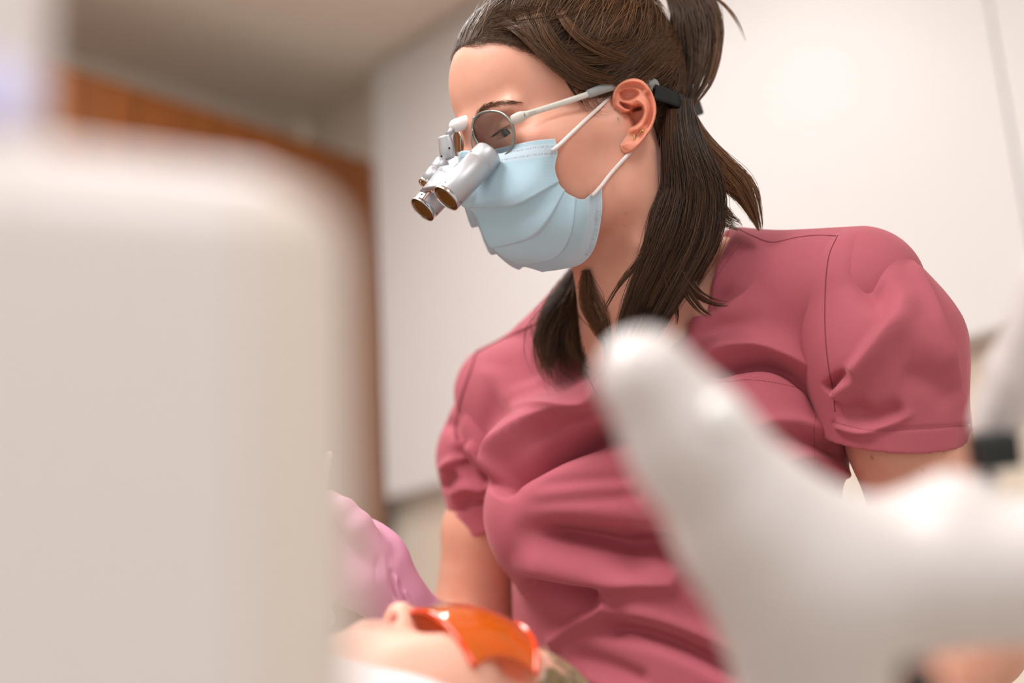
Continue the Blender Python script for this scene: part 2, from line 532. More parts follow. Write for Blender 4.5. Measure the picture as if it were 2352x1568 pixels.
def body_low(P):
    d = chest_sdf(P, -0.030)
    d = smin(d, bust_sdf(P, -0.034), 0.03)
    d = smin(d, chain(P, [hd(0, -16, -60), NB], [0.047, 0.054]), 0.03)
    d = smin(d, chain(P, [SHN, C(2072, 930, -12), C(2084, 1000, -10), C(2170, 1270, -8), ELN], [0.030, 0.036, 0.047, 0.046, 0.038], 0.01), 0.012)
    d = smin(d, chain(P, [ELN, C(2090, 1600, 28), WRN], [0.037, 0.040, 0.026], 0.01), 0.012)
    d = smin(d, chain(P, [SHF, C(1118, 1130, -232), C(1112, 1215, -232), C(1092, 1400, -236), ELF], [0.026, 0.030, 0.039, 0.038, 0.034], 0.01), 0.012)
    d = smin(d, chain(P, [ELF, C(1015, 1468, -150), WRF], [0.034, 0.033, 0.024], 0.01), 0.012)
    return d
# --- ear: a relief over the outline, sculpted with ridges and hollows, folded back into the head
def ear_mesh():
    out = catmull([(1406,240),(1405,222),(1409,206),(1418,193),(1434,184),(1456,179.5),(1476,185),(1493,203),(1504,228),(1508,252),
           (1504,277),(1494,301),(1478,323),(1463,340),(1447,352),(1435,355),(1426,349),(1421,334),(1419,316),(1413,298),(1408,280),(1405,260),(1406,240)], 161)[:-1]
    cen = np.array([1452, 262.0])
    ns, nr = len(out), 46
    rr = 1-(1-np.linspace(0.0, 1.0, nr))**1.25
    Q = cen + rr[:, None, None]*(out-cen)[None]
    q = Q.reshape(-1, 2)
    base = 5.0 + 11.0*smooth01((q[:, 0]-1405)/105.0) + 3.0*smooth01((q[:, 1]-305)/30.0)
    z = base.copy()
    def ridge(pl, a, wi, t0=0.12, t1=0.12):
        nonlocal z
        d, f = poly_dist(q, catmull(pl, 60))
        tp = smooth01(f/t0)*smooth01((1-f)/t1) if t0 > 0 else 1.0
        z = z + a*np.exp(-(d/wi)**2)*tp
    # concha bowl, cymba, triangular hollow, scapha
    def bowl(pl, depth, soft):
        nonlocal z
        p = catmull(pl+[pl[0]], 80)[:-1]
        d, _ = poly_dist(q, np.vstack([p, p[:1]])); ins = in_poly(q, p)
        sd = np.where(ins, np.abs(d), -np.abs(d))
        z = z - depth*smooth01(0.5+sd/soft)
    bowl([(1430,262),(1442,258),(1460,248),(1474,246),(1478,258),(1472,276),(1458,288),(1444,292),(1433,302),(1427,300),(1427,284)], 15.0, 8)
    bowl([(1424,236),(1440,240),(1456,243),(1470,240),(1476,248),(1462,254),(1448,252),(1434,248)], 9.0, 6)
    bowl([(1424,214),(1438,206),(1454,206),(1466,214),(1462,224),(1446,230),(1430,228)], 7.5, 9)
    ridge([(1484,206),(1494,226),(1497,250),(1491,274),(1480,296)], -4.5, 6.5)
    ridge([(1424,206),(1436,198),(1456,196),(1474,201),(1484,212)], -3.0, 5.5)
    # helix rim, its crus, antihelix, tragus, antitragus
    inset = cen + (out-cen)*0.935
    ridge(inset[2:110], 3.6, 6.5, 0.05, 0.2)
    ridge([(1412,236),(1424,246),(1440,254),(1452,256)], 4.0, 5.0)
    ridge([(1450,226),(1468,231),(1482,244),(1485,262),(1477,282),(1462,296),(1448,302)], 4.2, 7.5)
    ridge([(1414,268),(1420,278),(1418,290)], 4.0, 7.5)
    ridge([(1446,303),(1456,298),(1466,294)], 2.6, 5.0)
    ridge([(1438,325),(1445,338),(1440,346)], 2.5, 12)
    # turn the edge over
    e = (rr**1.0)[:, None]*np.ones(ns)[None]
    e = e.reshape(-1)
    z -= 5.0*np.clip((e-0.93)/0.07, 0, 1)**2
    V = [np.array([C(a[0], a[1], b) for a, b in zip(q, z)])]
    last = Q[-1]; zl = z.reshape(nr, ns)[-1]
    for sh, dzz in ((0.985, -4.0), (0.93, -7.0), (0.80, -12.0), (0.72, -22.0)):
        r_ = cen + (last-cen)*sh
        V.append(np.array([C(a[0], a[1], b) for a, b in zip(r_, np.maximum(zl+dzz, -24))]))
    V = np.concatenate(V); rows = nr+4
    i, j = np.meshgrid(np.arange(rows-1), np.arange(ns), indexing='ij'); k = (j+1) % ns
    Fq = np.stack([i*ns+j, (i+1)*ns+j, (i+1)*ns+k, i*ns+k], -1).reshape(-1, 4)
    return V, Fq
def neck_region(P):
    return chain(P, [hd(0, 0, 40), hd(0, -10, -40), C(1466, 770, -60)], [0.20, 0.15, 0.066])
def head_full(P):
    d = smin(head_sdf(P), chest_sdf(P, -0.003), 0.03)
    return np.maximum(d, neck_region(P))
def low_full(P):
    return np.maximum(body_low(P), -(neck_region(P) + 0.004))
hv, hf = sdf_mesh(head_full, (-0.09, -0.20, -1.36), (0.26, 0.37, -0.98), 0.0016)
hv = lap(hv, hf, 2)
bv, bf = sdf_mesh(low_full, (-0.20, -0.40, -1.50), (0.42, 0.10, -0.98), 0.003)
bv = lap(bv, bf, 2)
ev, ef = ear_mesh()
ev = lap(ev, ef, 1)
BV = np.concatenate([hv, bv, ev]); BF = np.concatenate([hf, bf+len(hv), ef+len(hv)+len(bv)])
# natural colouring: redder ear and cheek, paler forehead
q = proj(BV); tint = np.ones((len(BV), 3))
hc = hcoord(BV)
isear = np.arange(len(BV)) >= len(hv)+len(bv)
tint[isear] = (1.04, 0.80, 0.74)
g = np.exp(-(((hc[:, 1]-70)/26)**2 + ((hc[:, 2]+8)/20)**2 + ((np.abs(hc[:, 0])-50)/30)**2))
tint *= 1 - g[:, None]*np.array([0.0, 0.13, 0.13])
def spot(px, py, r, c, sel=None):
    global tint
    d = np.exp(-(((q[:, 0]-px)**2+(q[:, 1]-py)**2)/r**2))*(BV[:, 2] > -1.19)
    tint = tint*(1-d[:, None]*(1-np.array(c)))
for px, py, r in ((1437,490,2.2),(1436,520,1.6),(2001,1050,3),(1985,1025,2.5),(2120,1080,2.5),(2166,1035,2.5)):
    spot(px, py, r, (0.45, 0.35, 0.32))
from mathutils.bvhtree import BVHTree
def bvh(V, Fq):
    return BVHTree.FromPolygons([tuple(v) for v in V], [tuple(int(i) for i in f) for f in Fq])
BV_BODY = bvh(BV, BF); BV_HEAD = bvh(hv, hf)
def skin_hit(px, py, lift=0.0):
    """where the pixel ray meets the skin of the head, lifted towards the viewer"""
    r = Vector(ray(px, py)).normalized(); h = BV_HEAD.ray_cast(Vector((0, 0, 0)), r)
    if h[0] is None:
        return np.array(r)*(D0+0.06)
    return np.array(h[0]) - np.array(r)*lift
dentist = mesh_obj('person', BV, BF, M_SKIN, attrs={'tint': tint})
tag(dentist, 'dentist in rose scrubs bending over the patient, wearing mask and loupes', 'person')
# eyes (child meshes), brows and lashes
M_EYE = mat('eye_white', srgb(225, 215, 208), 0.15)
M_IRIS = mat('eye_iris', srgb(44, 58, 74), 0.1, coat=1.0)
for s in (1, -1):
    c0 = hd(31*s, 70.6, 24); fdir = unit(HF_*0.92 - HU_*0.33)
    t = np.linspace(0, np.pi, 18)
    V, Fc = lathe(c0, c0+fdir, [(-0.012*math.cos(a), 0.0001+0.012*math.sin(a)) for a in t], 28, cap=False)
    mesh_obj('eyeball', V, Fc, M_EYE, dentist)
    V, Fc = lathe(c0, c0+fdir, [(0.0106, 0.0062), (0.0128, 0.004), (0.0132, 0.0002)], 24)
    mesh_obj('iris', V, Fc, M_IRIS, dentist)
# ================================================================== the dentist: scrub top
M_SCRUB = mat('rose_scrub_fabric', srgb(184, 98, 111), 0.8, spec=0.2, noise=(1400.0, 0.4, srgb(169, 82, 96)), bump=(1500.0, 0.25, 0.0005))
_b = M_SCRUB.node_tree.nodes['Principled BSDF']
_b.inputs['Sheen Weight'].default_value = 0.35; _b.inputs['Sheen Roughness'].default_value = 0.4
_b.inputs['Sheen Tint'].default_value = srgb(240, 190, 195)
M_SEAM = mat('scrub_seam_thread', srgb(132, 58, 70), 0.9)
G = 0.0065
VNECK = [(1690,470),(1650,560),(1596,640),(1546,722),(1482,830),(1432,915),(1405,878),(1388,838),(1366,792),(1335,728),(1318,650),(1420,420)]
def vneck_sd(P):
    """>0 inside the V opening (metres), only in front of the neck axis"""
    qq = proj(P); p = np.array(VNECK, float)
    out = np.full(len(P), -0.05)
    m_ = ((qq > p.min(0)-60) & (qq < p.max(0)+60)).all(1)
    d, _ = poly_dist(qq[m_], np.vstack([p, p[:1]]))
    out[m_] = np.where(in_poly(qq[m_], p), np.abs(d), -np.abs(d))*0.00035
    return out
def trunk_sdf(P):
    d = chest_sdf(P, G)
    d = smin(d, bust_sdf(P, G+0.002), 0.045)
    hole = chain(P, [C(1480, 520, -85), C(1485, 700, -88), C(1488, 820, -88)], [0.075, 0.070, 0.055])
    d = smax(d, -hole, 0.006)
    front = 0.085 + (P[:, 2] + (D0+0.088))              # >0 in front of a plane behind the neck
    d = smax(d, np.minimum(vneck_sd(P), front), 0.002)
    return d
def sleeve_sdf(a, ra, b, rb, mid, rm, hc_, hn, depth):
    hn = unit(hn)
    def f(P):
        o = chain(P, [a, mid, b + hn*0.05], [ra, rm, rb], 0.02)
        h = (P-hc_) @ hn
        d = smax(o, h, 0.0015)
        inner = np.maximum(o + 0.0028, -(h + depth))
        return np.maximum(d, -inner)
    return f
near_slv = sleeve_sdf(C(1968, 672, -26), 0.053, C(2076, 1010, -5), 0.0600, C(2028, 805, -14), 0.0615, C(2075, 1000, -5), (0.02, -1, -0.22), 0.022)
far_slv = sleeve_sdf(C(1172, 905, -226), 0.048, C(1122, 1200, -232), 0.0495, C(1135, 1050, -232), 0.0505, C(1066, 1226, -232), (0.36, -0.93, -0.05), 0.022)

GAIN = 1.5
VIEW = lambda V: -V/np.linalg.norm(V, axis=1)[:, None]
def sculpt(V, Fq, strokes, passes=1):
    """push folds into the cloth: each stroke = (polyline px, amp mm, width above/left px, width below/right px, taper in, taper out)"""
    N = vnormals(V, Fq); qq = proj(V)
    fac = smooth01((np.sum(N*VIEW(V), 1)+0.15)/0.45)
    D = np.zeros(len(V))
    for s_ in strokes:
        pl, amp, wn, wp = s_[:4]; t0, t1 = (s_[4], s_[5]) if len(s_) > 4 else (0.2, 0.2)
        p = catmull(pl, max(8, 6*len(pl))) if len(pl) > 2 else np.array(pl, float)
        lo, hi = p.min(0)-3*max(wn, wp), p.max(0)+3*max(wn, wp)
        m_ = np.where(((qq > lo) & (qq < hi)).all(1) & (fac > 0))[0]
        d, f = poly_dist(qq[m_], p)
        tp = np.ones(len(m_))
        if t0 > 0: tp = tp*smooth01(f/t0)
        if t1 > 0: tp = tp*smooth01((1-f)/t1)
        D[m_] += GAIN*amp/1000.0*np.exp(-(d/np.where(d < 0, wn, wp))**2)*tp
    return V + N*(D*fac)[:, None]
TR = [
 ([(1140,840),(1165,895),(1200,930),(1260,943),(1330,942),(1430,934)], 5.0, 45, 22, .25, 0),
 ([(1126,1112),(1148,1064),(1190,1030),(1240,998),(1310,966),(1430,925)], 17.0, 58, 6, .1, 0),
 ([(1128,1135),(1165,1085),(1230,1046),(1300,1014),(1430,980)], -25.0, 14, 28, .12, 0),
 ([(1190,740),(1195,820),(1225,890)], -4.0, 30, 40),
 ([(1130,830),(1110,930),(1100,1010)], 2.5, 30, 30),
 ([(1200,1120),(1300,1106),(1440,1096)], -1.6, 16, 16, .3, 0), ([(1180,1160),(1300,1150),(1460,1140)], -2.2, 18, 20, .3, 0),
 ([(1165,1200),(1260,1232),(1400,1258),(1520,1285),(1680,1340)], -22.0, 42, 32, .3, 0),
 ([(1165,1285),(1280,1310),(1420,1338),(1540,1330)], 7.0, 30, 24, .2, 0),
 ([(1185,1345),(1290,1366),(1385,1374)], -11.0, 22, 18, .2, .15),
 ([(1255,1486),(1320,1432),(1380,1398),(1404,1380)], 6.0, 16, 26, .15, .1),
 ([(1350,1450),(1450,1452),(1560,1484),(1690,1545)], -11.0, 26, 20, .2, 0),
 ([(1410,1398),(1540,1432),(1680,1490)], 3.5, 24, 24, .2, 0),
 ([(1300,1500),(1400,1530),(1500,1575)], -4.0, 22, 18), ([(1330,1545),(1430,1590),(1520,1620)], 3.0, 16, 16),
 ([(1590,850),(1660,812),(1750,802),(1835,848),(1890,920),(1915,970)], 9.0, 42, 10, .2, .05),
 ([(1600,868),(1690,838),(1780,836),(1862,884),(1908,955)], -12.0, 12, 16, .2, .05),
 ([(1840,760),(1880,860),(1910,950)], -2.5, 25, 16, .4, .05),
 ([(1700,990),(1780,972),(1850,978),(1925,1015)], 4.5, 22, 10, .3, .1), ([(1720,1012),(1810,1000),(1880,1018),(1935,1050)], -5.0, 12, 18, .3, .1),
 ([(1790,1060),(1870,1052),(1950,1100)], 4.5, 20, 10, .3, .1), ([(1810,1082),(1880,1078),(1950,1130)], -5.0, 10, 22, .3, .1),
 ([(1490,838),(1555,778),(1620,735),(1690,690),(1745,640)], 9.0, 4, 70, .05, .35),
 ([(1540,770),(1620,715),(1700,650)], -3.0, 26, 10, .1, .3),
 ([(1560,800),(1640,770),(1760,720)], -3.0, 22, 30, .2, .4),
 ([(1580,1130),(1750,1160),(1900,1230)], 3, 30, 25), ([(1600,1220),(1760,1260),(1900,1330)], -4, 30, 30),
 ([(1625,860),(1730,847),(1840,863),(1893,908)], 1.6, 3, 16, .05, .1),
]
SN = [
 ([(2020,540),(1990,610),(2000,665),(2050,690)], -6.0, 40, 34, .2, .2),
 ([(1912,915),(1955,855),(2010,785),(2065,705),(2080,640)], 7.5, 14, 34, .05, .35),
 ([(1896,900),(1925,872),(1968,850)], -7.0, 12, 14, .1, .3),
 ([(1940,925),(2010,958),(2085,935)], -4.5, 22, 24), ([(1912,972),(1980,992),(2060,966),(2110,940)], 4.0, 14, 10, .1, .3),
 ([(2050,720),(2130,790),(2200,840)], 2.5, 30, 40), ([(2060,860),(2140,880),(2200,930)], -3.0, 34, 34),
 ([(2090,590),(2150,700),(2196,840),(2222,985)], 2.6, 4, 20, .1, .05),
 ([(1908,968),(2000,986),(2090,984),(2250,974)], -1.0, 4, 4, .03, .03),
]
SF = [
 ([(1125,1110),(1085,1085),(1058,1052),(1050,1010)], -9.0, 15, 12, .1, .3),
 ([(1120,1080),(1090,1040),(1062,1020)], 6.0, 14, 10, .1, .3),
 ([(1060,1050),(1035,1062),(1015,1085)], 5.0, 10, 12, .1, .2), ([(1050,1085),(1030,1100),(1015,1130)], -4, 12, 12),
 ([(1015,960),(1045,990),(1070,1030)], -4.0, 16, 16), ([(1120,1130),(1070,1120),(1030,1140)], 4.0, 10, 14), ([(1120,1150),(1080,1150),(1040,1175)], -3.5, 10, 12),
 ([(1012,1182),(1060,1172),(1130,1146)], -1.2, 4, 4, .03, .03), ([(1085,840),(1060,920),(1045,990)], -3.0, 10, 10),
]
tv, tf = sdf_mesh(trunk_sdf, (-0.13, -0.44, -1.46), (0.34, 0.13, -0.97), 0.0018)
tv = sculpt(lap(tv, tf, 2), tf, TR); tv = lap(tv, tf, 1, 0.4)
trunk = mesh_obj('scrub_top', tv, tf, M_SCRUB, dentist)
sv, sf = sdf_mesh(near_slv, (0.205, -0.11, -1.26), (0.40, 0.125, -1.03), 0.0014)
sv = sculpt(lap(sv, sf, 1), sf, SN); sv = lap(sv, sf, 1, 0.3)
slv_n = mesh_obj('sleeve', sv, sf, M_SCRUB, trunk)
uv_, uf = sdf_mesh(far_slv, (-0.105, -0.22, -1.45), (0.07, 0.04, -1.27), 0.0016)
uv_ = sculpt(lap(uv_, uf, 1), uf, SF); uv_ = lap(uv_, uf, 1, 0.3)
slv_f = mesh_obj('sleeve', uv_, uf, M_SCRUB, trunk)

BV_TR, BV_SN, BV_SF = bvh(tv, tf), bvh(sv, sf), bvh(uv_, uf)
def cast(trees, px, py, lift=0.0):
    best = None
    for t in trees:
        r = Vector(ray(px, py)).normalized()
        h = t.ray_cast(Vector((0, 0, 0)), r)
        if h[0] is not None and (best is None or h[3] < best[1]):
            best = (np.array(h[0]) - np.array(r)*lift, h[3])
    return None if best is None else best[0]
def on_cloth(pl, trees, n, lift):
    out = []
    for x, y in catmull(pl, n):
        p = cast(trees, x, y, lift)
        if p is not None: out.append(p)
    return out
def seam(name, pl, trees, r, n=40, lift=0.0, m=M_SEAM, parent=None):
    p = on_cloth(pl, trees, n, lift)
    if len(p) > 3:
        V, Fc = tube(p, r, 6)
        return mesh_obj(name, V, Fc, m, parent or trunk)
seam('shoulder_seam', [(1690,522),(1725,540),(1772,556),(1830,545),(1880,540),(1920,542)], [BV_TR, BV_SN], 0.0005)
seam('armhole_seam', [(1924,541),(1906,580),(1898,630),(1895,700),(1896,770),(1903,840),(1914,905),(1918,945)], [BV_TR, BV_SN], 0.0005)
seam('shoulder_seam', [(1250,735),(1190,762),(1140,785),(1098,808)], [BV_TR, BV_SF], 0.0010)
seam('armhole_seam', [(1096,805),(1078,860),(1058,920),(1046,985),(1050,1010)], [BV_TR, BV_SF], 0.0012)
def stitches(pl, trees, n, r, parent):
    parts = []
    P = on_cloth(pl, trees, n*2, 0.0002)
    for k in range(0, len(P)-1, 2):
        if np.linalg.norm(P[k+1]-P[k]) < 0.02:
            parts.append(tube([P[k], P[k+1]], r, 4))
    V, Fc = join_vf(parts)
    o = mesh_obj('stitching', V, Fc, M_SEAM, parent); o['kind'] = 'stuff'
stitches([(1650,878),(1730,872),(1830,890),(1880,915)], [BV_TR], 44, 0.00022, trunk)
stitches([(1878,925),(1870,990),(1872,1060),(1868,1120)], [BV_TR], 36, 0.00022, trunk)
stitches([(1912,968),(2000,988),(2090,986),(2235,976)], [BV_SN], 60, 0.00022, slv_n)
stitches([(1702,556),(1670,600),(1635,652)], [BV_TR], 20, 0.0002, trunk)
seam('neckband_seam', [(1338,838),(1352,868),(1372,905)], [BV_TR], 0.0006)
# ================================================================== surgical mask
M_MASK = attr_tint(mat('mask_fabric', srgb(182, 213, 228), 0.75, spec=0.2, sss=0.0, bump=(2200.0, 0.12, 0.0004)))
M_LOOP = mat('white_elastic', srgb(238, 228, 226), 0.8, bump=(1500.0, 0.2, 0.0004))
def hh(px, py, l): return hcoord(HLp(px, py, l))
top = [hcoord(skin_hit(1275, 318, 0.004)), hcoord(skin_hit(1232, 322, 0.004)), hcoord(skin_hit(1185, 331, 0.005)), hh(1140, 341, 27), hh(1098, 350, 11), hh(1072, 353, 0)]
near = [(1275,318),(1281,348),(1274,388),(1285,424),(1308,447),(1340,457),(1362,441),(1383,430)]
near = [hcoord(skin_hit(x, y, 0.0045)) for x, y in near]
bot = [near[-1], hcoord(skin_hit(1381, 500, 0.003)), hh(1366, 568, 44), hh(1338, 604, 30), hh(1292, 619, 14), hh(1252, 626, 0)]
mid = [top[-1], hh(1056, 385, 0), hh(1058, 428, 0), hh(1071, 470, 0), hh(1092, 492, 0), hh(1116, 548, 0), hh(1150, 584, 0), hh(1200, 607, 0), bot[-1]]
nu, nv = 150, 170
ct, cb, cn_, cm = catmull(top, nu), catmull(bot, nu), catmull(near, nv), catmull(mid, nv)
u = np.linspace(0, 1, nu)[None, :, None]; v = np.linspace(0, 1, nv)[:, None, None]
Gd = (1-v)*ct[None] + v*cb[None] + (1-u)*cn_[:, None] + u*cm[:, None] - ((1-u)*(1-v)*ct[0] + u*(1-v)*ct[-1] + (1-u)*v*cb[0] + u*v*cb[-1])
uu, vv = u[..., 0]*np.ones((nv, nu)), v[..., 0]*np.ones((nv, nu))
Gd[..., 0] += 9.0*np.sin(np.pi*uu)*np.sin(np.pi*np.clip(vv, 0, 1))        # cheeks of the mask stand out
# pleats: each upper panel laps over the one below
du, dv = np.gradient(Gd, axis=1), np.gradient(Gd, axis=0)
Nn = np.cross(du, dv); Nn /= np.linalg.norm(Nn, axis=2)[..., None]+1e-9
if Nn[nv//2, nu//4, 0] < 0: Nn = -Nn
lines = [(0.43, 0.335), (0.54, 0.62), (0.68, 0.85)]
disp = np.zeros((nv, nu)); prev = None
for k, (a, b) in enumerate(lines):
    vl = a + (b-a)*uu
    pv = (vl-0.26) if prev is None else prev
    ramp = np.clip((vv-pv)/(vl-pv), 0, 1)**1.6
    amp = (5.0, 4.6, 3.6)[k]*(0.4+0.6*smooth01(uu/0.35))*(1-0.70*smooth01((uu-0.55)/0.45))
    disp += np.where((vv > pv) & (vv <= vl), amp*ramp, 0)
    drop = np.clip((vv-vl)/0.018, 0, 1)
    disp += np.where((vv > vl) & (drop < 1), amp*(1-smooth01(drop)), 0)
    prev = vl + 0.018
disp += 0.8*np.sin(uu*9+vv*7)*np.sin(np.pi*uu)*np.sin(np.pi*vv)
Gd = Gd + Nn*disp[..., None]
# keep it off the skin
gp = (HO + (Gd.reshape(-1, 3) @ HAX)/1000.0)
for _ in range(3):
    d = head_full(gp); bad = np.where(d < 0.002)[0]
    if len(bad) == 0: break
    e = 1e-4
    gr = np.stack([head_full(gp[bad]+np.eye(3)[i]*e)-d[bad] for i in range(3)], 1)
    gr /= np.linalg.norm(gr, axis=1)[:, None]+1e-9
    gp[bad] += gr*(0.0025-d[bad])[:, None]
Gd = hcoord(gp).reshape(nv, nu, 3)
tn = np.ones((nv, nu, 3)); white = np.array([1.22, 1.05, 1.02])
from_top = vv*nv*1.9*(0.55+0.45*uu)                        # rough px below the top edge
Ptop = np.linalg.norm(Gd-Gd[:1], axis=2)/0.343
band = (Ptop > 11) & (Ptop < 40) ; tn[band] = white
for rowp in (17, 33):
    dash = (np.abs(Ptop-rowp) < 1.4) & ((np.cumsum(np.linalg.norm(np.gradient(Gd, axis=1), axis=2), axis=1)/0.343 % 6.0) < 3.2)
    tn[dash] = (0.72, 0.64, 0.66)
Pbot = np.linalg.norm(Gd-Gd[-1:], axis=2)/0.343
tn[(Pbot < 40) & (uu < 0.72)] = np.array([1.12, 1.0, 1.0])
edge = (uu < 0.012) | (vv < 0.008) | (Pbot < 3)
tn[edge] = (1.3, 1.12, 1.08)
Pn = np.linalg.norm(Gd-Gd[:, :1], axis=2)/0.343
for cx in (10, 18, 26):
    em = (np.abs(Pn-cx) < 1.5) & (Ptop > 38) & (Ptop < 110) & ((Ptop % 8) < 3.2)
    tn[em] *= (0.86, 0.88, 0.9)
    em = (np.abs(Pbot-cx-4) < 1.6) & (Pn > 22) & (Pn < 56) & ((Pn % 8) < 3.4) & (vv > .6)
    tn[em] *= (0.86, 0.86, 0.9)
wl = (np.hypot(Pn-20, Ptop-28) < 13) & ((np.hypot(Pn-20, Ptop-28) % 4.2) < 1.6); tn[wl] *= (0.84, 0.83, 0.86)
far = Gd.copy(); far[..., 0] *= -1
far[..., 2] += 9.0*smooth01((vv-0.70)/0.3)*smooth01((1-uu)/0.30)
full = np.concatenate([Gd, far[:, ::-1][:, 1:]], axis=1); tfull = np.concatenate([tn, tn[:, ::-1][:, 1:]], axis=1)
nw = full.shape[1]
MV = HO + (full.reshape(-1, 3) @ HAX)/1000.0
i, j = np.meshgrid(np.arange(nv-1), np.arange(nw-1), indexing='ij')
MF = np.stack([i*nw+j, i*nw+j+1, (i+1)*nw+j+1, (i+1)*nw+j], -1).reshape(-1, 4)
MV = lap(MV, MF, 2, 0.4)
_w = (np.exp(-(full[..., 0]/16)**2)*smooth01((np.linspace(0, 1, nv)[:, None]-0.78)/0.15)).reshape(-1)[:, None]
MV = MV*(1-_w) + lap(MV, MF, 60, 0.5)*_w
mask = empty('surgical_mask', to_world(hd(0, 95, -50)))
tag(mask, 'pale blue pleated surgical mask over the dentist\'s nose and mouth', 'face mask')
mo = mesh_obj('mask_fabric', MV, MF, M_MASK, mask, attrs={'tint': tfull.reshape(-1, 3)})
so = mo.modifiers.new('thickness', 'SOLIDIFY'); so.thickness = 0.0006; so.offset = 0
def loop(pts, name='ear_loop'):
    V, Fc = tube(pts, 0.0015, 8, n=24); mesh_obj(name, V, Fc, M_LOOP, mask)
sk = lambda x, y, l=0.002: skin_hit(x, y, l)
loop([sk(1268, 346, .006), sk(1280, 337, .006), sk(1310, 309), sk(1350, 271), sk(1380, 243), C(1398, 225, 2), C(1412, 210, -2), C(1440, 205, -6)])
loop([sk(1360, 450, .006), sk(1380, 428, .006), sk(1400, 402), sk(1424, 375), sk(1437, 361, .003), C(1447, 350, 6), C(1452, 340, 6)])
M_PRINT = mat('grey_print', srgb(150, 150, 156), 0.6)
def text_on(s, size, origin, ex, ey, m, parent, name='lettering', lift=0.0, spacing=1.0):
    """flat lettering: origin point (camera metric), ex reading direction, ey up"""
    cu = bpy.data.curves.new('t', 'FONT'); cu.body = s; cu.size = size; cu.resolution_u = 3; cu.space_character = spacing
    to = bpy.data.objects.new('t', cu); COL.objects.link(to)
    dg = bpy.context.evaluated_depsgraph_get(); me = to.evaluated_get(dg).to_mesh()
    V = np.array([v_.co[:] for v_ in me.vertices]); Fc = [tuple(p.vertices) for p in me.polygons]
    to.evaluated_get(dg).to_mesh_clear(); bpy.data.objects.remove(to); bpy.data.curves.remove(cu)
    ex, ey = unit(ex), unit(ey); nz = np.cross(ex, ey)
    return V, Fc, (np.asarray(origin) + V[:, :1]*ex + V[:, 1:2]*ey + nz*lift)
# embossed lettering along the welded band of the mask, bent along it
BV_MK = bvh(MV, MF)
V0, F0, _ = text_on('THE TYS HEIV', 14.0, (0, 0, 0), (1, 0, 0), (0, 1, 0), M_PRINT, mask)
cen = catmull([(1345,590),(1358,566),(1366,538),(1370,505),(1372,478)], 60)
L_ = V0[:, 0].max(); pts = []
for x, y, z in V0:
    k = min(58, x/L_*58); a = int(k); c_ = cen[a]*(1-(k-a))+cen[a+1]*(k-a); t = unit(cen[min(a+2, 59)]-cen[max(a-1, 0)])
    n_ = np.array([t[1], -t[0]])
    qx = c_ + n_*(y-5)*0.9
    p = cast([BV_MK], qx[0], qx[1], 0.0007)
    pts.append(p if p is not None else np.array([0, 0, -1.2]))
mesh_obj('lettering', np.array(pts), F0, mat('emboss_grey', srgb(186, 196, 202), 0.7), mask)
# ================================================================== loupe spectacles
M_ALU = mat('satin_aluminium', srgb(186, 187, 192), 0.46, metal=0.6)
M_GREYP = mat('pale_grey_enamel', srgb(206, 202, 194), 0.4)
M_SLEEVE = mat('grey_rubber', srgb(150, 152, 152), 0.6)
M_CHROME = mat('chrome', srgb(225, 222, 222), 0.12, metal=1.0)
M_RIM = mat('rim_steel', srgb(150, 154, 150), 0.35, metal=0.7)
M_LENSB = mat('coated_lens', srgb(104, 70, 30), 0.2, spec=0.4, coat=0.2)
M_GLASS = bpy.data.materials.new('spectacle_glass'); M_GLASS.use_nodes = True
_nt = M_GLASS.node_tree; _nt.nodes.clear()
_o = _nt.nodes.new('ShaderNodeOutputMaterial'); _mx = _nt.nodes.new('ShaderNodeMixShader')
_tr = _nt.nodes.new('ShaderNodeBsdfTransparent'); _gl = _nt.nodes.new('ShaderNodeBsdfGlossy'); _fr = _nt.nodes.new('ShaderNodeFresnel')
_tr.inputs[0].default_value = (0.93, 0.95, 0.96, 1); _gl.inputs['Roughness'].default_value = 0.02; _fr.inputs[0].default_value = 1.6
_nt.links.new(_fr.outputs[0], _mx.inputs[0]); _nt.links.new(_tr.outputs[0], _mx.inputs[1]); _nt.links.new(_gl.outputs[0], _mx.inputs[2]); _nt.links.new(_mx.outputs[0], _o.inputs[0])
lp = empty('loupe_spectacles', to_world(hd(0, 95, 20)))
tag(lp, 'silver flip-up magnifying loupes on round metal spectacles', 'loupes')
def part(name, vf, m, parent=lp, smooth=True):
    return mesh_obj(name, vf[0], vf[1], m, parent, smooth)
WR = math.radians(15)
# rims and lenses
rim_px = [(1128,255),(1107,259),(1091,271),(1086,288),(1088,310),(1098,330),(1112,347),(1128,360),(1148,365),(1161,356),(1174,340),(1180,320),(1180,301),(1175,284),(1164,268),(1148,258)]
lpn = unit(HF_*math.cos(WR)+HL_*math.sin(WR)); lpp = hd(33, 92, 18)
rimn = np.array([plane_hit(x, y, lpp, lpn) for x, y in rim_px])
rimn = catmull(np.vstack([rimn, rimn[:1]]), 65)
rc = hcoord(rimn); rf = rc.copy(); rf[:, 0] *= -1
rimf = HO + (rf @ HAX)/1000.0
for rp in (rimn, rimf):
    part('lens_rim', tube(rp, 0.0011, 8, cap=False), M_RIM)
    cpt = rp[:-1].mean(0); n_ = len(rp)-1
    V = np.concatenate([rp[:-1], rp[:-1]*0.5+cpt*0.5+unit(np.cross(rp[5]-cpt, rp[20]-cpt))*0.0006, [cpt]])
    Fc = [(k, (k+1) % n_, n_+(k+1) % n_, n_+k) for k in range(n_)] + [(n_+k, n_+(k+1) % n_, 2*n_) for k in range(n_)]
    part('lens', (V, Fc), M_GLASS)
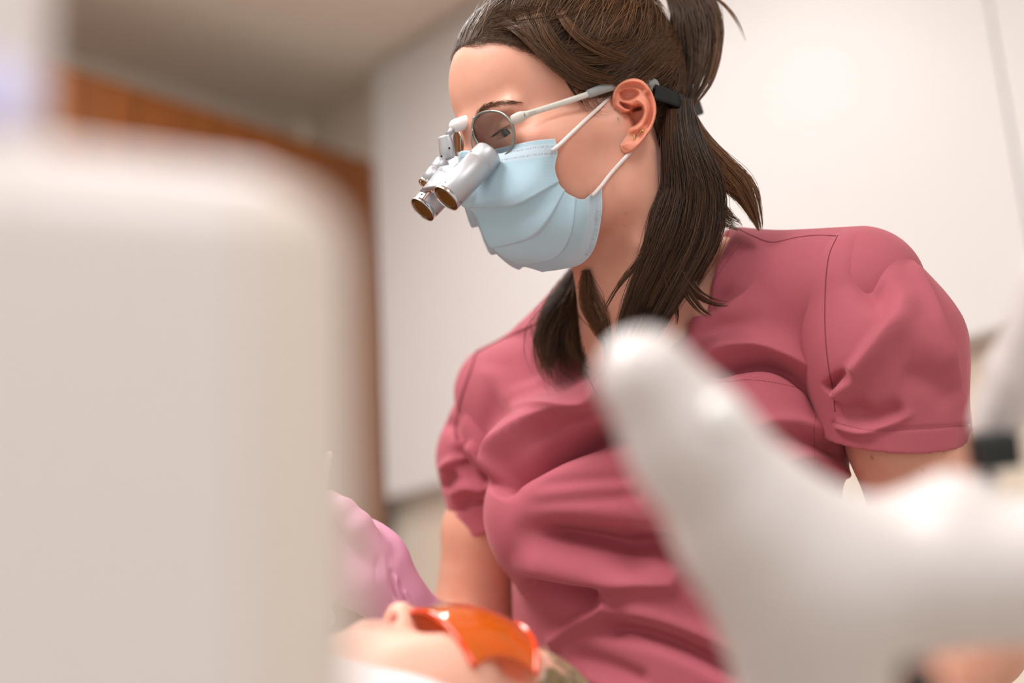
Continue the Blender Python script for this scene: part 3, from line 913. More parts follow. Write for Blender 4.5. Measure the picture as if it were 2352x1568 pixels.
# bridge wires and nose pads
part('bridge', tube([plane_hit(1092, 270, lpp, lpn), HLp(1078, 279, 4), HLp(1066, 290, -8), rimf[6]], 0.0012, 8, n=16), M_RIM)
M_PAD = mat('silicone_pad', srgb(205, 190, 178), 0.3)
for s, anchor in ((1, rimn[14]), (-1, rimf[14])):
    pc = hd(9*s, 99, 9)
    part('pad_wire', tube([anchor, (anchor+pc)/2 + HF_*0.004, pc], 0.0006, 6, n=10), M_RIM)
    part('nose_pad', rbox(pc, np.array([unit(HL_*s+HF_*0.8), unit(HU_), unit(np.cross(HL_*s+HF_*0.8, HU_))]), (0.0014, 0.006, 0.0034), 0.0011), M_PAD)
# temples
def temple(s):
    P = [hcoord(HLp(1176, 276, 59)), hcoord(HLp(1196, 268, 65)), hcoord(HLp(1212, 262, 68)), hcoord(HLp(1290, 237, 72)), hcoord(HLp(1352, 216, 75))]
    Q = [hcoord(HLp(1350, 216.5, 75)), hcoord(HLp(1390, 201, 75)), hcoord(HLp(1425, 192, 72)), hcoord(HLp(1465, 190, 70)), hcoord(HLp(1500, 196, 73))]
    A = lambda a: HO + (np.array([a[0]*s, a[1], a[2]]) @ HAX)/1000.0
    t = part('temple', tube([A(p) for p in P], [0.0036, 0.0042, 0.0026, 0.0024, 0.0024], 12, n=30, squash=0.55, squash_dir=HL_), M_GREYP)
    part('temple_sleeve', tube([A(p) for p in Q], [0.0033, 0.0042, 0.0044, 0.0045, 0.0056], 12, n=24, squash=0.5, squash_dir=HL_), M_SLEEVE)
    e0 = [hcoord(HLp(x, y, l)) for x, y, l in ((1488,190,74),(1504,191,73),(1510,208,73),(1507,228,73))]
    part('strap_hook', tube([A(p) for p in e0], [0.0045, 0.0036, 0.0022, 0.0014], 10, n=16, squash=0.5, squash_dir=HL_), M_SLEEVE)
    return t
temple(1); temple(-1)
part('hinge_gap', tube([HLp(1204, 259.5, 70.3), HLp(1206, 268, 70.3)], 0.0003, 6), M_BLACK)
# head strap round the ponytail
sp = [HLp(1504, 211, 77), HLp(1530, 219, 77), HLp(1558, 230, 72), HLp(1580, 240, 60), HLp(1594, 248, 42), hd(0, -124, 8), hd(-45, -110, 10), hd(-72, -76, 18), hd(-77, -40, 26)]
M_STRAP = mat('black_webbing', srgb(22, 26, 27), 0.7, bump=(1800.0, 0.4, 0.0006))
HC0 = hd(0, -20, 16)
def band(pts, wd, th, n):
    P = catmull(pts, n); T = np.gradient(P, axis=0); T /= np.linalg.norm(T, axis=1)[:, None]
    V, Fc = [], []
    for p, t in zip(P, T):
        up = unit(HU_ - t*HU_.dot(t)); o = np.cross(up, t); 
        if o.dot(p-HC0) < 0: o = -o
        V += [p+up*wd+o*th*.4, p+up*wd*.8+o*th, p-up*wd*.8+o*th, p-up*wd+o*th*.4, p-up*wd-o*th, p+up*wd-o*th]
    for k in range(n-1):
        for j in range(6):
            Fc.append((k*6+j, k*6+(j+1) % 6, (k+1)*6+(j+1) % 6, (k+1)*6+j))
    Fc += [tuple(range(6)), tuple((n-1)*6+j for j in range(6))]
    return np.array(V), Fc
strap = part('head_strap', band(sp, 0.0062, 0.0012, 50), M_STRAP, smooth=False)
part('buckle', band(sp[2:4], 0.0066, 0.0020, 6), M_BLACK, strap, False)
part('buckle', band([HLp(1584, 242, 37), HLp(1590, 245, 29)], 0.0070, 0.0024, 5), M_BLACK, strap, False)
# barrels
fn, bn = HLp(1024, 456, 30), HLp(1124, 352, 30)
ax = unit(fn-bn); ln = np.linalg.norm(fn-bn); RB = 0.0118
ff = HLp(970, 482, -28); axf = ax; bfp = ff - axf*ln
def barrel(a, b):
    L = np.linalg.norm(b-a)
    o = part('barrel', lathe(a, b, [(0.0, RB*0.55), (0.0, RB*0.90), (0.0007, RB*0.96), (0.002, RB), (0.0135, RB), (0.0137, RB*0.985), (0.0139, RB), (L-0.003, RB), (L-0.0028, RB*0.985), (L-0.0025, RB*1.0)], 48), M_ALU)
    part('front_ring', lathe(a, b, [(L-0.0025, RB*0.97), (L-0.0025, RB*1.01), (L, RB*1.01), (L+0.0003, RB*0.99), (L+0.0003, RB*0.965), (L-0.0003, RB*0.96)], 48), M_CHROME, o)
    part('objective_lens', lathe(a, b, [(L-0.0003, RB*0.965), (L+0.0000, RB*0.6), (L+0.0001, 0.0001)], 40), M_LENSB, o)
    up = unit(HU_-ax*HU_.dot(ax)); lf = np.cross(ax, up)
    for th, t in ((0.7, L-0.006), (2.4, L-0.004), (0.3, 0.012)):
        n_ = unit(np.cos(th)*up*1.0 + np.sin(th)*HL_*0.8 + 0*lf); n_ = unit(n_-ax*n_.dot(ax))
        part('set_screw', lathe(a+ax*t+n_*(RB-0.0006), a+ax*t+n_*RB, [(0, 0.0008), (0.0007, 0.0008)], 10), M_BLACK, o)
barrel(bn, fn); barrel(bfp, ff)
# middle cylinder, bracket plate between the barrels, spreader
fm, bm_ = HLp(982, 419, 2), HLp(1019, 371, 2)
am = unit(fm-bm_); Lm = np.linalg.norm(fm-bm_)
o = part('spreader_cylinder', lathe(bm_, fm, [(0, 0.0052), (0.0008, 0.0062), (0.010, 0.0062), (0.0102, 0.0059), (0.0106, 0.0059), (0.0108, 0.0062), (Lm, 0.0062)], 32), M_ALU)
part('cylinder_ring', lathe(bm_, fm, [(Lm, 0.0056), (Lm+0.0005, 0.0064), (Lm+0.003, 0.0064), (Lm+0.0032, 0.005), (Lm+0.0026, 0.005), (Lm+0.0026, 0.0002)], 32), M_CHROME, o)
part('cylinder_lens', lathe(bm_, fm, [(Lm+0.0027, 0.0049), (Lm+0.0029, 0.0002)], 24), mat('amber_lens', srgb(176, 122, 60), 0.2), o)
pa, pb = HLp(1003, 402, 8), HLp(1036, 396, 26)
xd = unit(pb-pa); zd = unit(np.cross(xd, am)); 
if zd[2] < 0: zd = -zd
pl_ = part('bracket_plate', rbox((pa+pb)/2 + am*0.004, np.array([xd, am, zd]), (np.linalg.norm(pb-pa)/2+0.002, 0.012, 0.0022), 0.0012), M_ALU)
pa2, pb2 = HLp(1000, 404, -2), HLp(985, 420, -24)
xd2 = unit(pb2-pa2)
part('bracket_plate', rbox((pa2+pb2)/2, np.array([xd2, unit(am-xd2*am.dot(xd2)), unit(np.cross(xd2, am-xd2*am.dot(xd2)))]), (np.linalg.norm(pb2-pa2)/2+0.002, 0.010, 0.0022), 0.0012), M_ALU)
eyv = unit(np.cross(zd, unit(xd*0.9+am*0.42)))
exv = unit(xd*0.9+am*0.42)
_, F0, W0 = text_on('2.5x-420', 0.0036, (pa+pb)/2 + am*0.000 + zd*0.0024 - exv*0.007 , exv, eyv if eyv[1] > 0 else -eyv, None, None)
mesh_obj('lettering', W0, F0, mat('dark_print', srgb(96, 96, 104), 0.6), pl_)
# tilt joint under the cylinder
j0 = HLp(990, 434, 0); part('joint_knob', lathe(j0-xd*0.003, j0+xd*0.005, [(0, 0.0030), (0.0005, 0.0034), (0.0075, 0.0034), (0.008, 0.0030)], 20), M_CHROME)
part('joint_lever', tube([j0, HLp(981, 447, -4), HLp(972, 459, -8)], [0.0014, 0.0014, 0.0011], 10, n=8), M_CHROME)
# flip-up hinge: capsule on the bridge, rod, rounded plate
c0, c1 = HLp(1074, 279, 3), HLp(1043, 290, 3)
part('hinge_capsule', tube([HLp(1083, 276, 3), HLp(1078, 278, 3), c0*.6+c1*.4, c1, HLp(1036, 294, 3)], [0.0030, 0.0052, 0.0056, 0.0050, 0.0026], 16, n=20), M_WHITE)
part('hinge_bracket', rbox(HLp(1082, 284, 6), np.array([HL_, HF_, HU_]), (0.006, 0.0018, 0.0045), 0.0008), M_RIM)
part('hinge_rod', tube([HLp(1042, 293, 3), HLp(1029, 310, 3)], 0.0023, 12), M_ALU)
plc = [HLp(x, y, 3) for x, y in ((1020,312),(1024,330),(1027,352),(1031,366))]
hp = part('hinge_plate', tube(plc, [0.0050, 0.0062, 0.0062, 0.0048], 14, n=14, squash=0.55, squash_dir=unit(HF_*0.7+HU_*0.2+HL_*0.7)), M_ALU)
for x, y, l in ((1032,340,7.5), (1014,359,7)):
    p = HLp(x, y, l); part('set_screw', lathe(p, p+unit([0, 0, 1.0])*0.001, [(0, 0.0008), (0.001, 0.0008)], 10), M_BLACK, hp)
# brand lettering on the temple
ta, tb = HLp(1214, 265, 71.2), HLp(1238, 257, 72.2)
_, F0, W0 = text_on('ZEISS', 0.0030, ta, tb-ta, np.cross(HL_, tb-ta), None, None)
if np.cross(HL_, tb-ta)[1] < 0:
    _, F0, W0 = text_on('ZEISS', 0.0030, ta, tb-ta, -np.cross(HL_, tb-ta), None, None)
mesh_obj('lettering', W0 + HL_*0.0006, F0, mat('engraved_grey', srgb(150, 142, 140), 0.6), lp)
# ================================================================== the dentist: hair
def hair_mat(name, c0, c1):
    m = mat(name, c0, 0.36, spec=0.45)
    nt = m.node_tree; b = nt.nodes['Principled BSDF']
    at = nt.nodes.new('ShaderNodeAttribute'); at.attribute_name = 'tint'
    mx = nt.nodes.new('ShaderNodeMix'); mx.data_type = 'RGBA'; mx.inputs[6].default_value = c0; mx.inputs[7].default_value = c1
    nt.links.new(at.outputs['Fac'], mx.inputs[0]); nt.links.new(mx.outputs[2], b.inputs['Base Color'])
    return m
M_HAIR = hair_mat('brown_hair', srgb(46, 33, 26), srgb(152, 106, 70))
def strands_mesh(P, R, tint):
    """P (S,K,3) polylines, R (S,K) radii -> three-sided fibres"""
    S, K, _ = P.shape
    T = np.gradient(P, axis=1); T /= np.linalg.norm(T, axis=2)[..., None]+1e-12
    ref = np.array([0.13, 0.21, 0.97])
    A = np.cross(T, ref); A /= np.linalg.norm(A, axis=2)[..., None]+1e-9
    B = np.cross(T, A)
    V = np.stack([P + R[..., None]*(math.cos(a)*A + math.sin(a)*B) for a in (0.5, 0.5+2.094, 0.5+4.189)], 2)   # S,K,3,3
    base = (np.arange(S)*K*3)[:, None, None] + (np.arange(K-1)*3)[None, :, None]
    j = np.arange(3)[None, None]
    k = (np.arange(3)+1) % 3; k = k[None, None]
    F = np.stack([base+j, base+k, base+3+k, base+3+j], -1).reshape(-1, 4)
    return V.reshape(-1, 3), F, np.repeat(tint, K*3)
def smooth_noise(S, K, amp, freq, rg):
    t = np.linspace(0, 1, K)[None]
    o = np.zeros((S, K))
    for f in freq:
        o += rg.normal(size=(S, 1))*np.sin(2*np.pi*(f*t*rg.uniform(.7, 1.3, (S, 1)) + rg.uniform(0, 1, (S, 1))))/f
    return o*amp
def push_out(P, lift, trees):
    """move fibre points that would lie inside skin or cloth to just in front of it"""
    S, K, _ = P.shape; Q = P.reshape(-1, 3)
    for i in range(len(Q)):
        d = np.linalg.norm(Q[i]); r = Vector(Q[i]/d)
        for t in trees:
            h = t.ray_cast(Vector((0, 0, 0)), r)
            if h[0] is not None and h[3] < d + lift[i//K]:
                d = h[3]-lift[i//K]; Q[i] = np.array(r)*d
    return Q.reshape(S, K, 3)
# --- cap of the scalp hair, bounded by the hairline (a curve in the head's side plane)
CAPC = np.array([0, -8, 52.0])
hl_px = [(1056,98),(1100,88),(1165,98),(1225,122),(1272,150),(1308,186),(1335,214),(1375,222),(1402,214)]
hl_pts = [hcoord(skin_hit(x, y)) for x, y in hl_px]
hline = np.array([[p[1], p[2]] for p in hl_pts] + [[-10, 40], [-22, 10], [-32, -25], [-36, -60]])
def hairy(H):
    """>0 (mm) behind the hairline; H head coordinates"""
    pl = np.vstack([[hline[0][0]+25, hline[0][1]+90], hline, [hline[-1][0], -200]])
    d, _ = poly_dist(H[:, 1:3], pl)
    return d
_s = np.sign(hairy(np.array([[0, -100.0, 60]])))[0]
def cap_raw(P, g):
    d = hl(P, (0, -8, 52), (74+g, 96+g, 80+g))
    d = smin(d, hl(P, (0, 30, 62), (63+g, 66+g, 64+g)), 0.012)
    d = smin(d, hl(P, (0, -40, 8), (58+g, 56+g, 50+g)), 0.02)
    return d
def cap_sdf(P):
    H = hcoord(P); e = hairy(H)*_s/1000.0
    gg = 2.2*smooth01(e/0.030)
    return np.maximum(cap_raw(P, 0) - gg/1000.0 - 0.0006, -(e-0.010))
cv_, cf_ = sdf_mesh(cap_sdf, (-0.09, 0.02, -1.36), (0.20, 0.38, -1.02), 0.002)
cv_ = lap(cv_, cf_, 2)
hairs = [(cv_, cf_, np.full(len(cv_), 0.10))]
def surf_radius(dirs, g):
    """distance from CAPC along dirs to the cap surface grown by g mm"""
    t = np.full(len(dirs), 0.11); o = hd(*CAPC); dw = dirs @ HAX
    for _ in range(25):
        t -= cap_raw(o + dw*t[:, None], 0.0)*0.9 - g/1000.0*0.9
    return o + dw*t[:, None]
PB = np.array([4.0, -112.0, 92.0])                    # ponytail root
def scalp_strands(roots, K, lift0, lift1, rad, jit, rg, endspread=12.0, bend=0.0):
    S = len(roots)
    d0 = roots - CAPC; d0 /= np.linalg.norm(d0, axis=1)[:, None]
    tgt = PB + rg.normal(size=(S, 3))*np.array([endspread, 4, endspread*.7])
    d1 = tgt - CAPC; d1 /= np.linalg.norm(d1, axis=1)[:, None]
    om = np.arccos(np.clip((d0*d1).sum(1), -1, 1)); so_ = np.sin(om)+1e-6
    t = np.linspace(0, 1, K)[None]
    D = (np.sin((1-t)*om[:, None])/so_[:, None])[..., None]*d0[:, None] + (np.sin(t*om[:, None])/so_[:, None])[..., None]*d1[:, None]
    ax_ = np.cross(d0, d1); ax_ /= np.linalg.norm(ax_, axis=1)[:, None]+1e-9
    cl = np.sin(roots[:, 1]*0.31+roots[:, 2]*0.17)*0.5+np.sin(roots[:, 2]*0.23-roots[:, 0]*0.19+1.3)*0.5
    off = smooth_noise(S, K, jit*0.28, (0.6, 1.1), rg)*np.sin(np.pi*t) + (cl[:, None]*0.018)*np.sin(np.pi*t) + np.asarray(bend)*np.ones((S, 1))*np.sin(np.pi*t)
    D = D + ax_[:, None]*off[..., None]
    D /= np.linalg.norm(D, axis=2)[..., None]
    lift = lift0 + (lift1-lift0)*smooth01(t*4.5+0.05)*np.ones((S, 1)) + np.abs(smooth_noise(S, K, 0.35, (0.6, 1), rg)) + 0.7*cl[:, None]
    P = surf_radius(D.reshape(-1, 3), lift.reshape(-1)).reshape(S, K, 3)
    R = rad*(0.5+0.5*np.sin(np.pi*np.clip(t*0.9+0.1, 0, 1)))*np.ones((S, 1))
    return P, R
rg = np.random.default_rng(5)
def hairline_roots(n, back=(0.0, 8.0), lmax=1.0):
    """roots near the hairline on both sides: sample the side-plane curve and find l on the surface"""
    c = catmull(hline[:10], 400); idx = rg.integers(0, 400, n)
    fu = c[idx].copy(); fu[:, 0] -= rg.uniform(*back, n); fu[:, 1] += rg.uniform(back[0]*.3, back[1]*.5, n)
    return fu_to_l(fu)
def fu_to_l(fu):
    # solve l>=0 on the cap surface for given f,u
    lo_ = np.zeros(len(fu)); hi_ = np.full(len(fu), 95.0)
    for _ in range(22):
        m_ = (lo_+hi_)/2
        P = HO + (np.stack([m_, fu[:, 0], fu[:, 1]], 1) @ HAX)/1000.0
        ins = cap_raw(P, 0.5) < 0
        lo_ = np.where(ins, m_, lo_); hi_ = np.where(ins, hi_, m_)
    return np.stack([lo_, fu[:, 0], fu[:, 1]], 1)
R1 = np.concatenate([hairline_roots(700, (-3.5, 3)), hairline_roots(4200, (2, 16))]); R1[:, 0] *= np.where(rg.uniform(size=len(R1)) < 0.2, -1, 1)
P, R = scalp_strands(R1, 14, 0.4, 6.0, 0.00024, 0.05, rg)
hairs.append(strands_mesh(P, R, np.clip(rg.normal(0.24, 0.16, len(R1)), 0, 1)))
# forehead front: roots across the top of the forehead (l from side to side)
n_ = 1600; lr = rg.uniform(-52, 40, n_)
fr = np.stack([lr, 84-0.0075*lr**2+rg.uniform(-5, 2, n_), 102-0.006*lr**2 + rg.uniform(-2, 4, n_)], 1)
P, R = scalp_strands(fr, 14, 0.3, 7.0, 0.00025, 0.05, rg)
hairs.append(strands_mesh(P, R, np.clip(rg.normal(0.26, 0.16, n_), 0, 1)))
# over the whole scalp
n_ = 5200
dd = rg.normal(size=(n_*3, 3)); dd /= np.linalg.norm(dd, axis=1)[:, None]
rt = hcoord(surf_radius(dd, 1.0)); ok = (hairy(rt)*_s > 4) & (rt[:, 0] > -45) & (rt[:, 2] > -5); rt = rt[ok][:n_]
P, R = scalp_strands(rt, 12, 3.0, 6.5, 0.00028, 0.06, rg, 14)
hairs.append(strands_mesh(P, R, np.clip(rg.normal(0.25, 0.17, len(rt)), 0, 1)))
# locks swept lower over the temple and stray hairs
for (n_, back, bend, l0, l1, jt, tm) in ((420, (4, 30), -0.16, 4, 8.5, 0.03, .42), (320, (2, 45), -0.26, 5, 9.0, 0.05, .38), (110, (0, 60), -0.30, 6, 13, 0.16, .6)):
    r_ = hairline_roots(n_, back); r_ = r_[r_[:, 2] > 45]
    P, R = scalp_strands(r_, 16, l0*0.3, l1, 0.00027, jt, rg, 10, bend)
    hairs.append(strands_mesh(P, R, np.clip(rg.normal(tm, 0.14, len(r_)), 0, 1)))
# fine baby hair along the hairline, lying over the skin
c = catmull(hl_px, 300)
bp = c[rg.integers(0, 300, 520)] + rg.normal(size=(520, 2))*[6, 5]
dirp = np.array([1590.0, -30.0]) - bp; dirp /= np.linalg.norm(dirp, axis=1)[:, None]
bd = dirp*rg.normal(40, 12, (520, 1)) + rg.normal(0, 5, (520, 2)) + [4, 10]
K = 7; tt = np.linspace(0, 1, K)
ex = [(1352,235),(1362,250),(1372,262),(1384,268),(1345,222),(1390,255)]
xs = bp[:, None] + bd[:, None]*tt[None, :, None]; xs[..., 1] += (np.sin(np.pi*tt)*rg.normal(0, 4, (520, 1)))
Pb = np.array([[skin_hit(x, y, 0.0012+0.002*k/K) for k, (x, y) in enumerate(row)] for row in xs])
hairs.append(strands_mesh(Pb, np.full((len(Pb), K), 0.00013)*np.linspace(1, .5, K), np.clip(rg.normal(0.4, .12, len(Pb)), 0, 1)))
# curls in front of the ear
wisp = []
for _ in range(46):
    x0, y0 = rg.uniform(1318, 1400), rg.uniform(205, 226); ln_ = rg.uniform(0.4, 1.0)
    p = [(x0, y0), (x0+8*ln_, y0+22*ln_), (x0+22*ln_, y0+44*ln_), (x0+(40+rg.uniform(-8, 10))*ln_, y0+(50+rg.uniform(-10, 8))*ln_)]
    if p[-1][0] > 1398: continue
    wisp.append([skin_hit(x, y, 0.0012) for x, y in catmull(p, 9)])
wisp = np.array(wisp); hairs.append(strands_mesh(wisp, np.full(wisp.shape[:2], 0.00013)*np.linspace(1, .4, 9), np.clip(rg.normal(0.35, .12, len(wisp)), 0, 1)))
BV_CAP = bvh(cv_, cf_)
def swept(guide, n, wd, tm, rad=0.00024, lift=(0.006, 0.010), K=16):
    gd = catmull(guide, K); out = []
    Tn = np.gradient(gd, axis=0); Tn /= np.linalg.norm(Tn, axis=1)[:, None]
    for _ in range(n):
        a, ph_ = rg.uniform(-1, 1), rg.uniform(0, 6.28); lf = rg.uniform(*lift); row = []
        for k in range(K):
            o_ = (a + 0.25*math.sin(ph_+k*0.35))*wd*(0.35+0.65*math.sin(math.pi*min(1, 0.15+k/K*0.85)))
            x, y = gd[k] + np.array([-Tn[k][1], Tn[k][0]])*o_
            e_ = smooth01(np.array(min(k, K-1-k)/4.0)); p_ = cast([BV_CAP, BV_HEAD], x, y, lf*(0.25+0.75*float(e_)))
            row.append(p_ if p_ is not None else (row[-1] if row else np.array([0, 0.3, -1.2])))
        out.append(row)
    out = np.array(out)
    return strands_mesh(out, np.full(out.shape[:2], rad)*(1-0.6*np.linspace(0, 1, K)**3), np.clip(rg.normal(tm, .12, n), 0, 1))
hairs += [swept([(1225,-40),(1238,40),(1275,110),(1330,160),(1400,182),(1470,176)], 90, 16, .42),
          swept([(1262,-30),(1300,50),(1360,105),(1440,135),(1520,140)], 60, 10, .5),
          swept([(1180,-30),(1200,40),(1240,110),(1290,160),(1345,196),(1410,196)], 110, 14, .30),
          swept([(1330,-30),(1400,20),(1470,80),(1540,150)], 30, 14, .5), swept([(1130,30),(1190,70),(1260,130),(1320,180),(1380,205)], 80, 12, .26),
          swept([(1380,-30),(1450,60),(1500,120),(1560,190)], 24, 26, .45, rad=.00018), swept([(1285,150),(1302,185),(1318,212),(1338,236)], 14, 3, .15, lift=(.001, .003)),
          swept([(1090,60),(1170,40),(1300,10),(1420,-20)], 60, 30, .35, rad=.0002), swept([(1420,190),(1480,150),(1540,90),(1580,20)], 120, 34, .30), swept([(1300,120),(1400,120),(1500,90),(1575,20)], 80, 40, .36, rad=.0002)]
def merge(parts):
    n = 0; Vs, Fs, Ts = [], [], []
    for V, F, t in parts:
        Vs.append(V); Fs.append(F+n); Ts.append(t); n += len(V)
    return np.concatenate(Vs), np.concatenate(Fs), np.concatenate(Ts)
V, F, t = merge(hairs)
hair = mesh_obj('hair', V, F, M_HAIR, dentist, attrs={'tint': t})

# --- locks: fibres around a guide; rows are (px, py, dz mm, half width px, half depth mm)
def lock(guide, n, tm, ts, rad=0.00021, K=18, wav=0.10, clump=7, spread_end=1.0, cut=(0.72, 1.0), lift=(0.001, 0.005), fray=0.0, trees=None, pl=0.72):
    n = int(n*1.5); g = catmull(np.array(guide, float), K)
    a = rg.uniform(-1, 1, n); b = rg.uniform(-1, 1, n)*np.sqrt(np.clip(1-a*a, 0, 1))
    ca = rg.uniform(-1, 1, clump); cb = rg.uniform(-1, 1, clump)*0.8; ci = np.argmin(np.abs(a[:, None]-ca[None])+0.15*rg.uniform(size=(n, clump)), 1)
    t = np.linspace(0, 1, K)[None]
    pull = pl*smooth01((t-0.25)/0.75)
    A = a[:, None]*(1-pull) + ca[ci][:, None]*pull + smooth_noise(n, K, wav, (0.8, 1.7), rg) + smooth_noise(clump, K, wav*1.4, (0.9, 1.8), rg)[ci]*t
    B = b[:, None]*(1-pull) + cb[ci][:, None]*pull + smooth_noise(n, K, wav, (0.8, 1.7), rg)
    A += fray*rg.normal(size=(n, 1))*t**3
    Tn = np.gradient(g[:, :2], axis=0); Tn /= np.linalg.norm(Tn, axis=1)[:, None]
    Nn_ = np.stack([-Tn[:, 1], Tn[:, 0]], 1)
    x = g[None, :, 0] + A*g[None, :, 3]*Nn_[None, :, 0]; y = g[None, :, 1] + A*g[None, :, 3]*Nn_[None, :, 1]; z = g[None, :, 2] + B*g[None, :, 4]
    # individual lengths
    Lc = rg.uniform(*cut, n)
    s_ = np.linspace(0, 1, K)[None]*Lc[:, None]*(K-1); i0 = np.clip(s_.astype(int), 0, K-2); fr_ = s_-i0
    tk = lambda M_: np.take_along_axis(M_, i0, 1)*(1-fr_) + np.take_along_axis(M_, i0+1, 1)*fr_
    x, y, z = tk(x), tk(y), tk(z)
    D = D0 - z/1000.0
    P = np.stack([(x-1176)/FPX*D, -(y-784)/FPX*D, -D], -1)
    P = push_out(P, rg.uniform(lift[0], lift[1], n), trees if trees is not None else [BV_BODY, BV_TR])
    R = rad*np.ones((n, 1))*(1-0.75*smooth01((t-0.6)/0.4))
    return strands_mesh(P, R, np.clip(rg.normal(tm, ts, n), 0, 1))
tail = [
 lock([(1545,-40,-90,26,14),(1590,20,-80,52,18),(1602,100,-68,52,18),(1594,175,-54,40,15),(1574,240,-42,22,10)], 1500, .22, .16, cut=(.97, 1.0), wav=.06, trees=[]),
 lock([(1600,-30,-80,14,8),(1640,40,-74,16,10),(1645,110,-64,14,10),(1622,190,-52,14,8),(1588,240,-42,10,6)], 320, .62, .15, cut=(.97, 1.0), wav=.06, trees=[]),
 lock([(1625,-20,-75,4,3),(1668,15,-72,4,3),(1695,52,-70,4,3),(1713,96,-68,2,2)], 16, .7, .1, wav=.1),
]
V, F, t = merge(tail); mesh_obj('ponytail', V, F, M_HAIR, dentist, attrs={'tint': t})
side = [
 # behind the ear, falling in front of the near shoulder
 lock([(1566,225,-34,22,12),(1562,280,-28,36,14),(1572,350,-18,48,16),(1590,440,-8,66,16),(1572,540,0,80,16),(1524,640,4,70,14),(1476,730,6,56,12),(1446,800,8,44,10)], 2300, .16, .12, wav=.07, clump=14, cut=(.80, 1.0)),
 lock([(1546,250,-24,16,8),(1546,320,-18,20,8),(1552,410,-10,28,8),(1555,500,0,38,8),(1520,600,6,40,8),(1475,700,10,32,8)], 420, .36, .16, wav=.08, clump=9),
 lock([(1572,250,-36,14,8),(1592,340,-30,24,10),(1622,420,-24,34,12),(1624,500,-14,38,12),(1600,585,-6,36,10),(1578,660,0,28,8)], 760, .22, .13, wav=.08, clump=9, cut=(.85, 1.0)),
 # light outer curl to the right
 lock([(1582,252,-36,9,6),(1612,325,-30,20,8),(1656,385,-24,34,8),(1698,436,-20,34,8),(1726,488,-18,20,6),(1745,530,-18,7,4)], 620, .72, .15, wav=.10, clump=8, cut=(.86, 1.0)),
 lock([(1640,400,-30,20,8),(1690,425,-26,22,8),(1722,470,-24,14,6),(1730,510,-24,8,4)], 200, .55, .14, wav=.15, clump=5),
 lock([(1640,440,-26,12,6),(1660,490,-22,16,6),(1690,520,-20,14,5),(1706,526,-18,6,4)], 90, .5, .14, wav=.25, clump=5),
 lock([(1640,470,-22,12,6),(1648,510,-20,10,6),(1640,540,-18,10,5),(1620,560,-16,6,4)], 80, .5, .14, wav=.2, clump=4),
 # flicked ends over the collar
 lock([(1560,560,2,18,6),(1566,620,6,16,6),(1600,672,8,12,5),(1640,696,8,10,4),(1676,700,8,6,3)], 120, .34, .12, wav=.10, clump=5),
 lock([(1560,600,4,14,6),(1575,660,8,12,5),(1605,706,8,9,4),(1636,730,8,6,3)], 80, .30, .12, wav=.10, clump=4),
 lock([(1530,640,6,14,5),(1546,690,8,9,4),(1556,720,8,5,3),(1554,746,8,3,3)], 40, .25, .10, wav=.12, clump=3),
 # loose hairs across the throat
 lock([(1500,560,2,12,4),(1468,600,2,8,4),(1425,650,0,6,4),(1390,710,-4,5,3),(1378,745,-6,3,3)], 22, .3, .12, rad=.00022, wav=.2, clump=5),
]
V, F, t = merge(side); mesh_obj('loose_hair', V, F, M_HAIR, dentist, attrs={'tint': t})
farl = [
 lock([(1345,612,-128,20,8),(1332,648,-116,34,10),(1324,700,-100,62,14),(1312,775,-88,76,14),(1304,835,-80,66,12),(1322,885,-76,48,8)], 620, .22, .14, wav=.16, clump=15, cut=(.66, 1.0), fray=.2, pl=.88, trees=[BV_TR]),
 lock([(1326,622,-128,14,8),(1300,680,-114,28,10),(1270,740,-104,34,10),(1254,800,-98,24,8),(1270,850,-92,12,6)], 300, .45, .14, wav=.10, clump=7, trees=[BV_TR]),
 lock([(1342,606,-124,8,6),(1350,650,-108,18,8),(1362,700,-92,30,10),(1376,750,-84,28,8),(1388,790,-80,14,5)], 160, .2, .12, wav=.14, clump=6, trees=[BV_TR]),
 lock([(1336,620,-124,8,6),(1330,700,-98,26,8),(1322,790,-82,26,8),(1342,835,-76,14,5),(1362,846,-74,6,4)], 160, .4, .12, wav=.12, clump=5, trees=[BV_TR]),
]
farl += [lock([(1345,620,-118,8,6),(1352,690,-96,22,8),(1380,750,-84,20,6),(1398,800,-78,12,4),(1392,838,-74,6,3)], 90, .35, .14, wav=.2, clump=7, trees=[BV_TR, BV_BODY]),
         lock([(1320,660,-116,10,6),(1286,730,-106,22,8),(1262,790,-100,22,6),(1252,838,-96,18,4),(1262,872,-92,14,3)], 90, .5, .14, wav=.22, clump=8, trees=[BV_TR])]
V, F, t = merge(farl); mesh_obj('loose_hair', V, F, M_HAIR, dentist, attrs={'tint': t})
# --- eyebrows and lashes
def brow(s):
    n = 260; out = []
    c = catmull([(1094,268),(1104,254),(1120,244),(1145,237),(1170,234),(1192,236)], 100)
    for _ in range(n):
        k = rg.beta(1.1, 1.3)*99; p = c[int(k)] + [rg.normal(0, 2), rg.normal(0, 4.2*(1-k/130))]
        a = math.radians(-62+62*min(1, k/70)+rg.normal(0, 9)); L = rg.uniform(9, 17)
        q1 = p + np.array([math.cos(a), math.sin(a)])*L*0.5; a2 = a+0.35; q2 = q1 + np.array([math.cos(a2), math.sin(a2)])*L*0.5
        out.append([skin_hit(x, y, lf) for (x, y), lf in ((p, .0003), (q1, .0011), (q2, .0009))])
    out = np.array(out)
    if s < 0:
        h = hcoord(out); h[..., 0] *= -1; out = HO + (h @ HAX)/1000.0
    return strands_mesh(out, np.full(out.shape[:2], 0.00013)*np.array([1, .9, .4]), np.clip(rg.normal(.45, .12, n), 0, 1))
for s in (1, -1):
    V, F, t = brow(s); mesh_obj('eyebrow', V, F, M_HAIR, dentist, attrs={'tint': t})
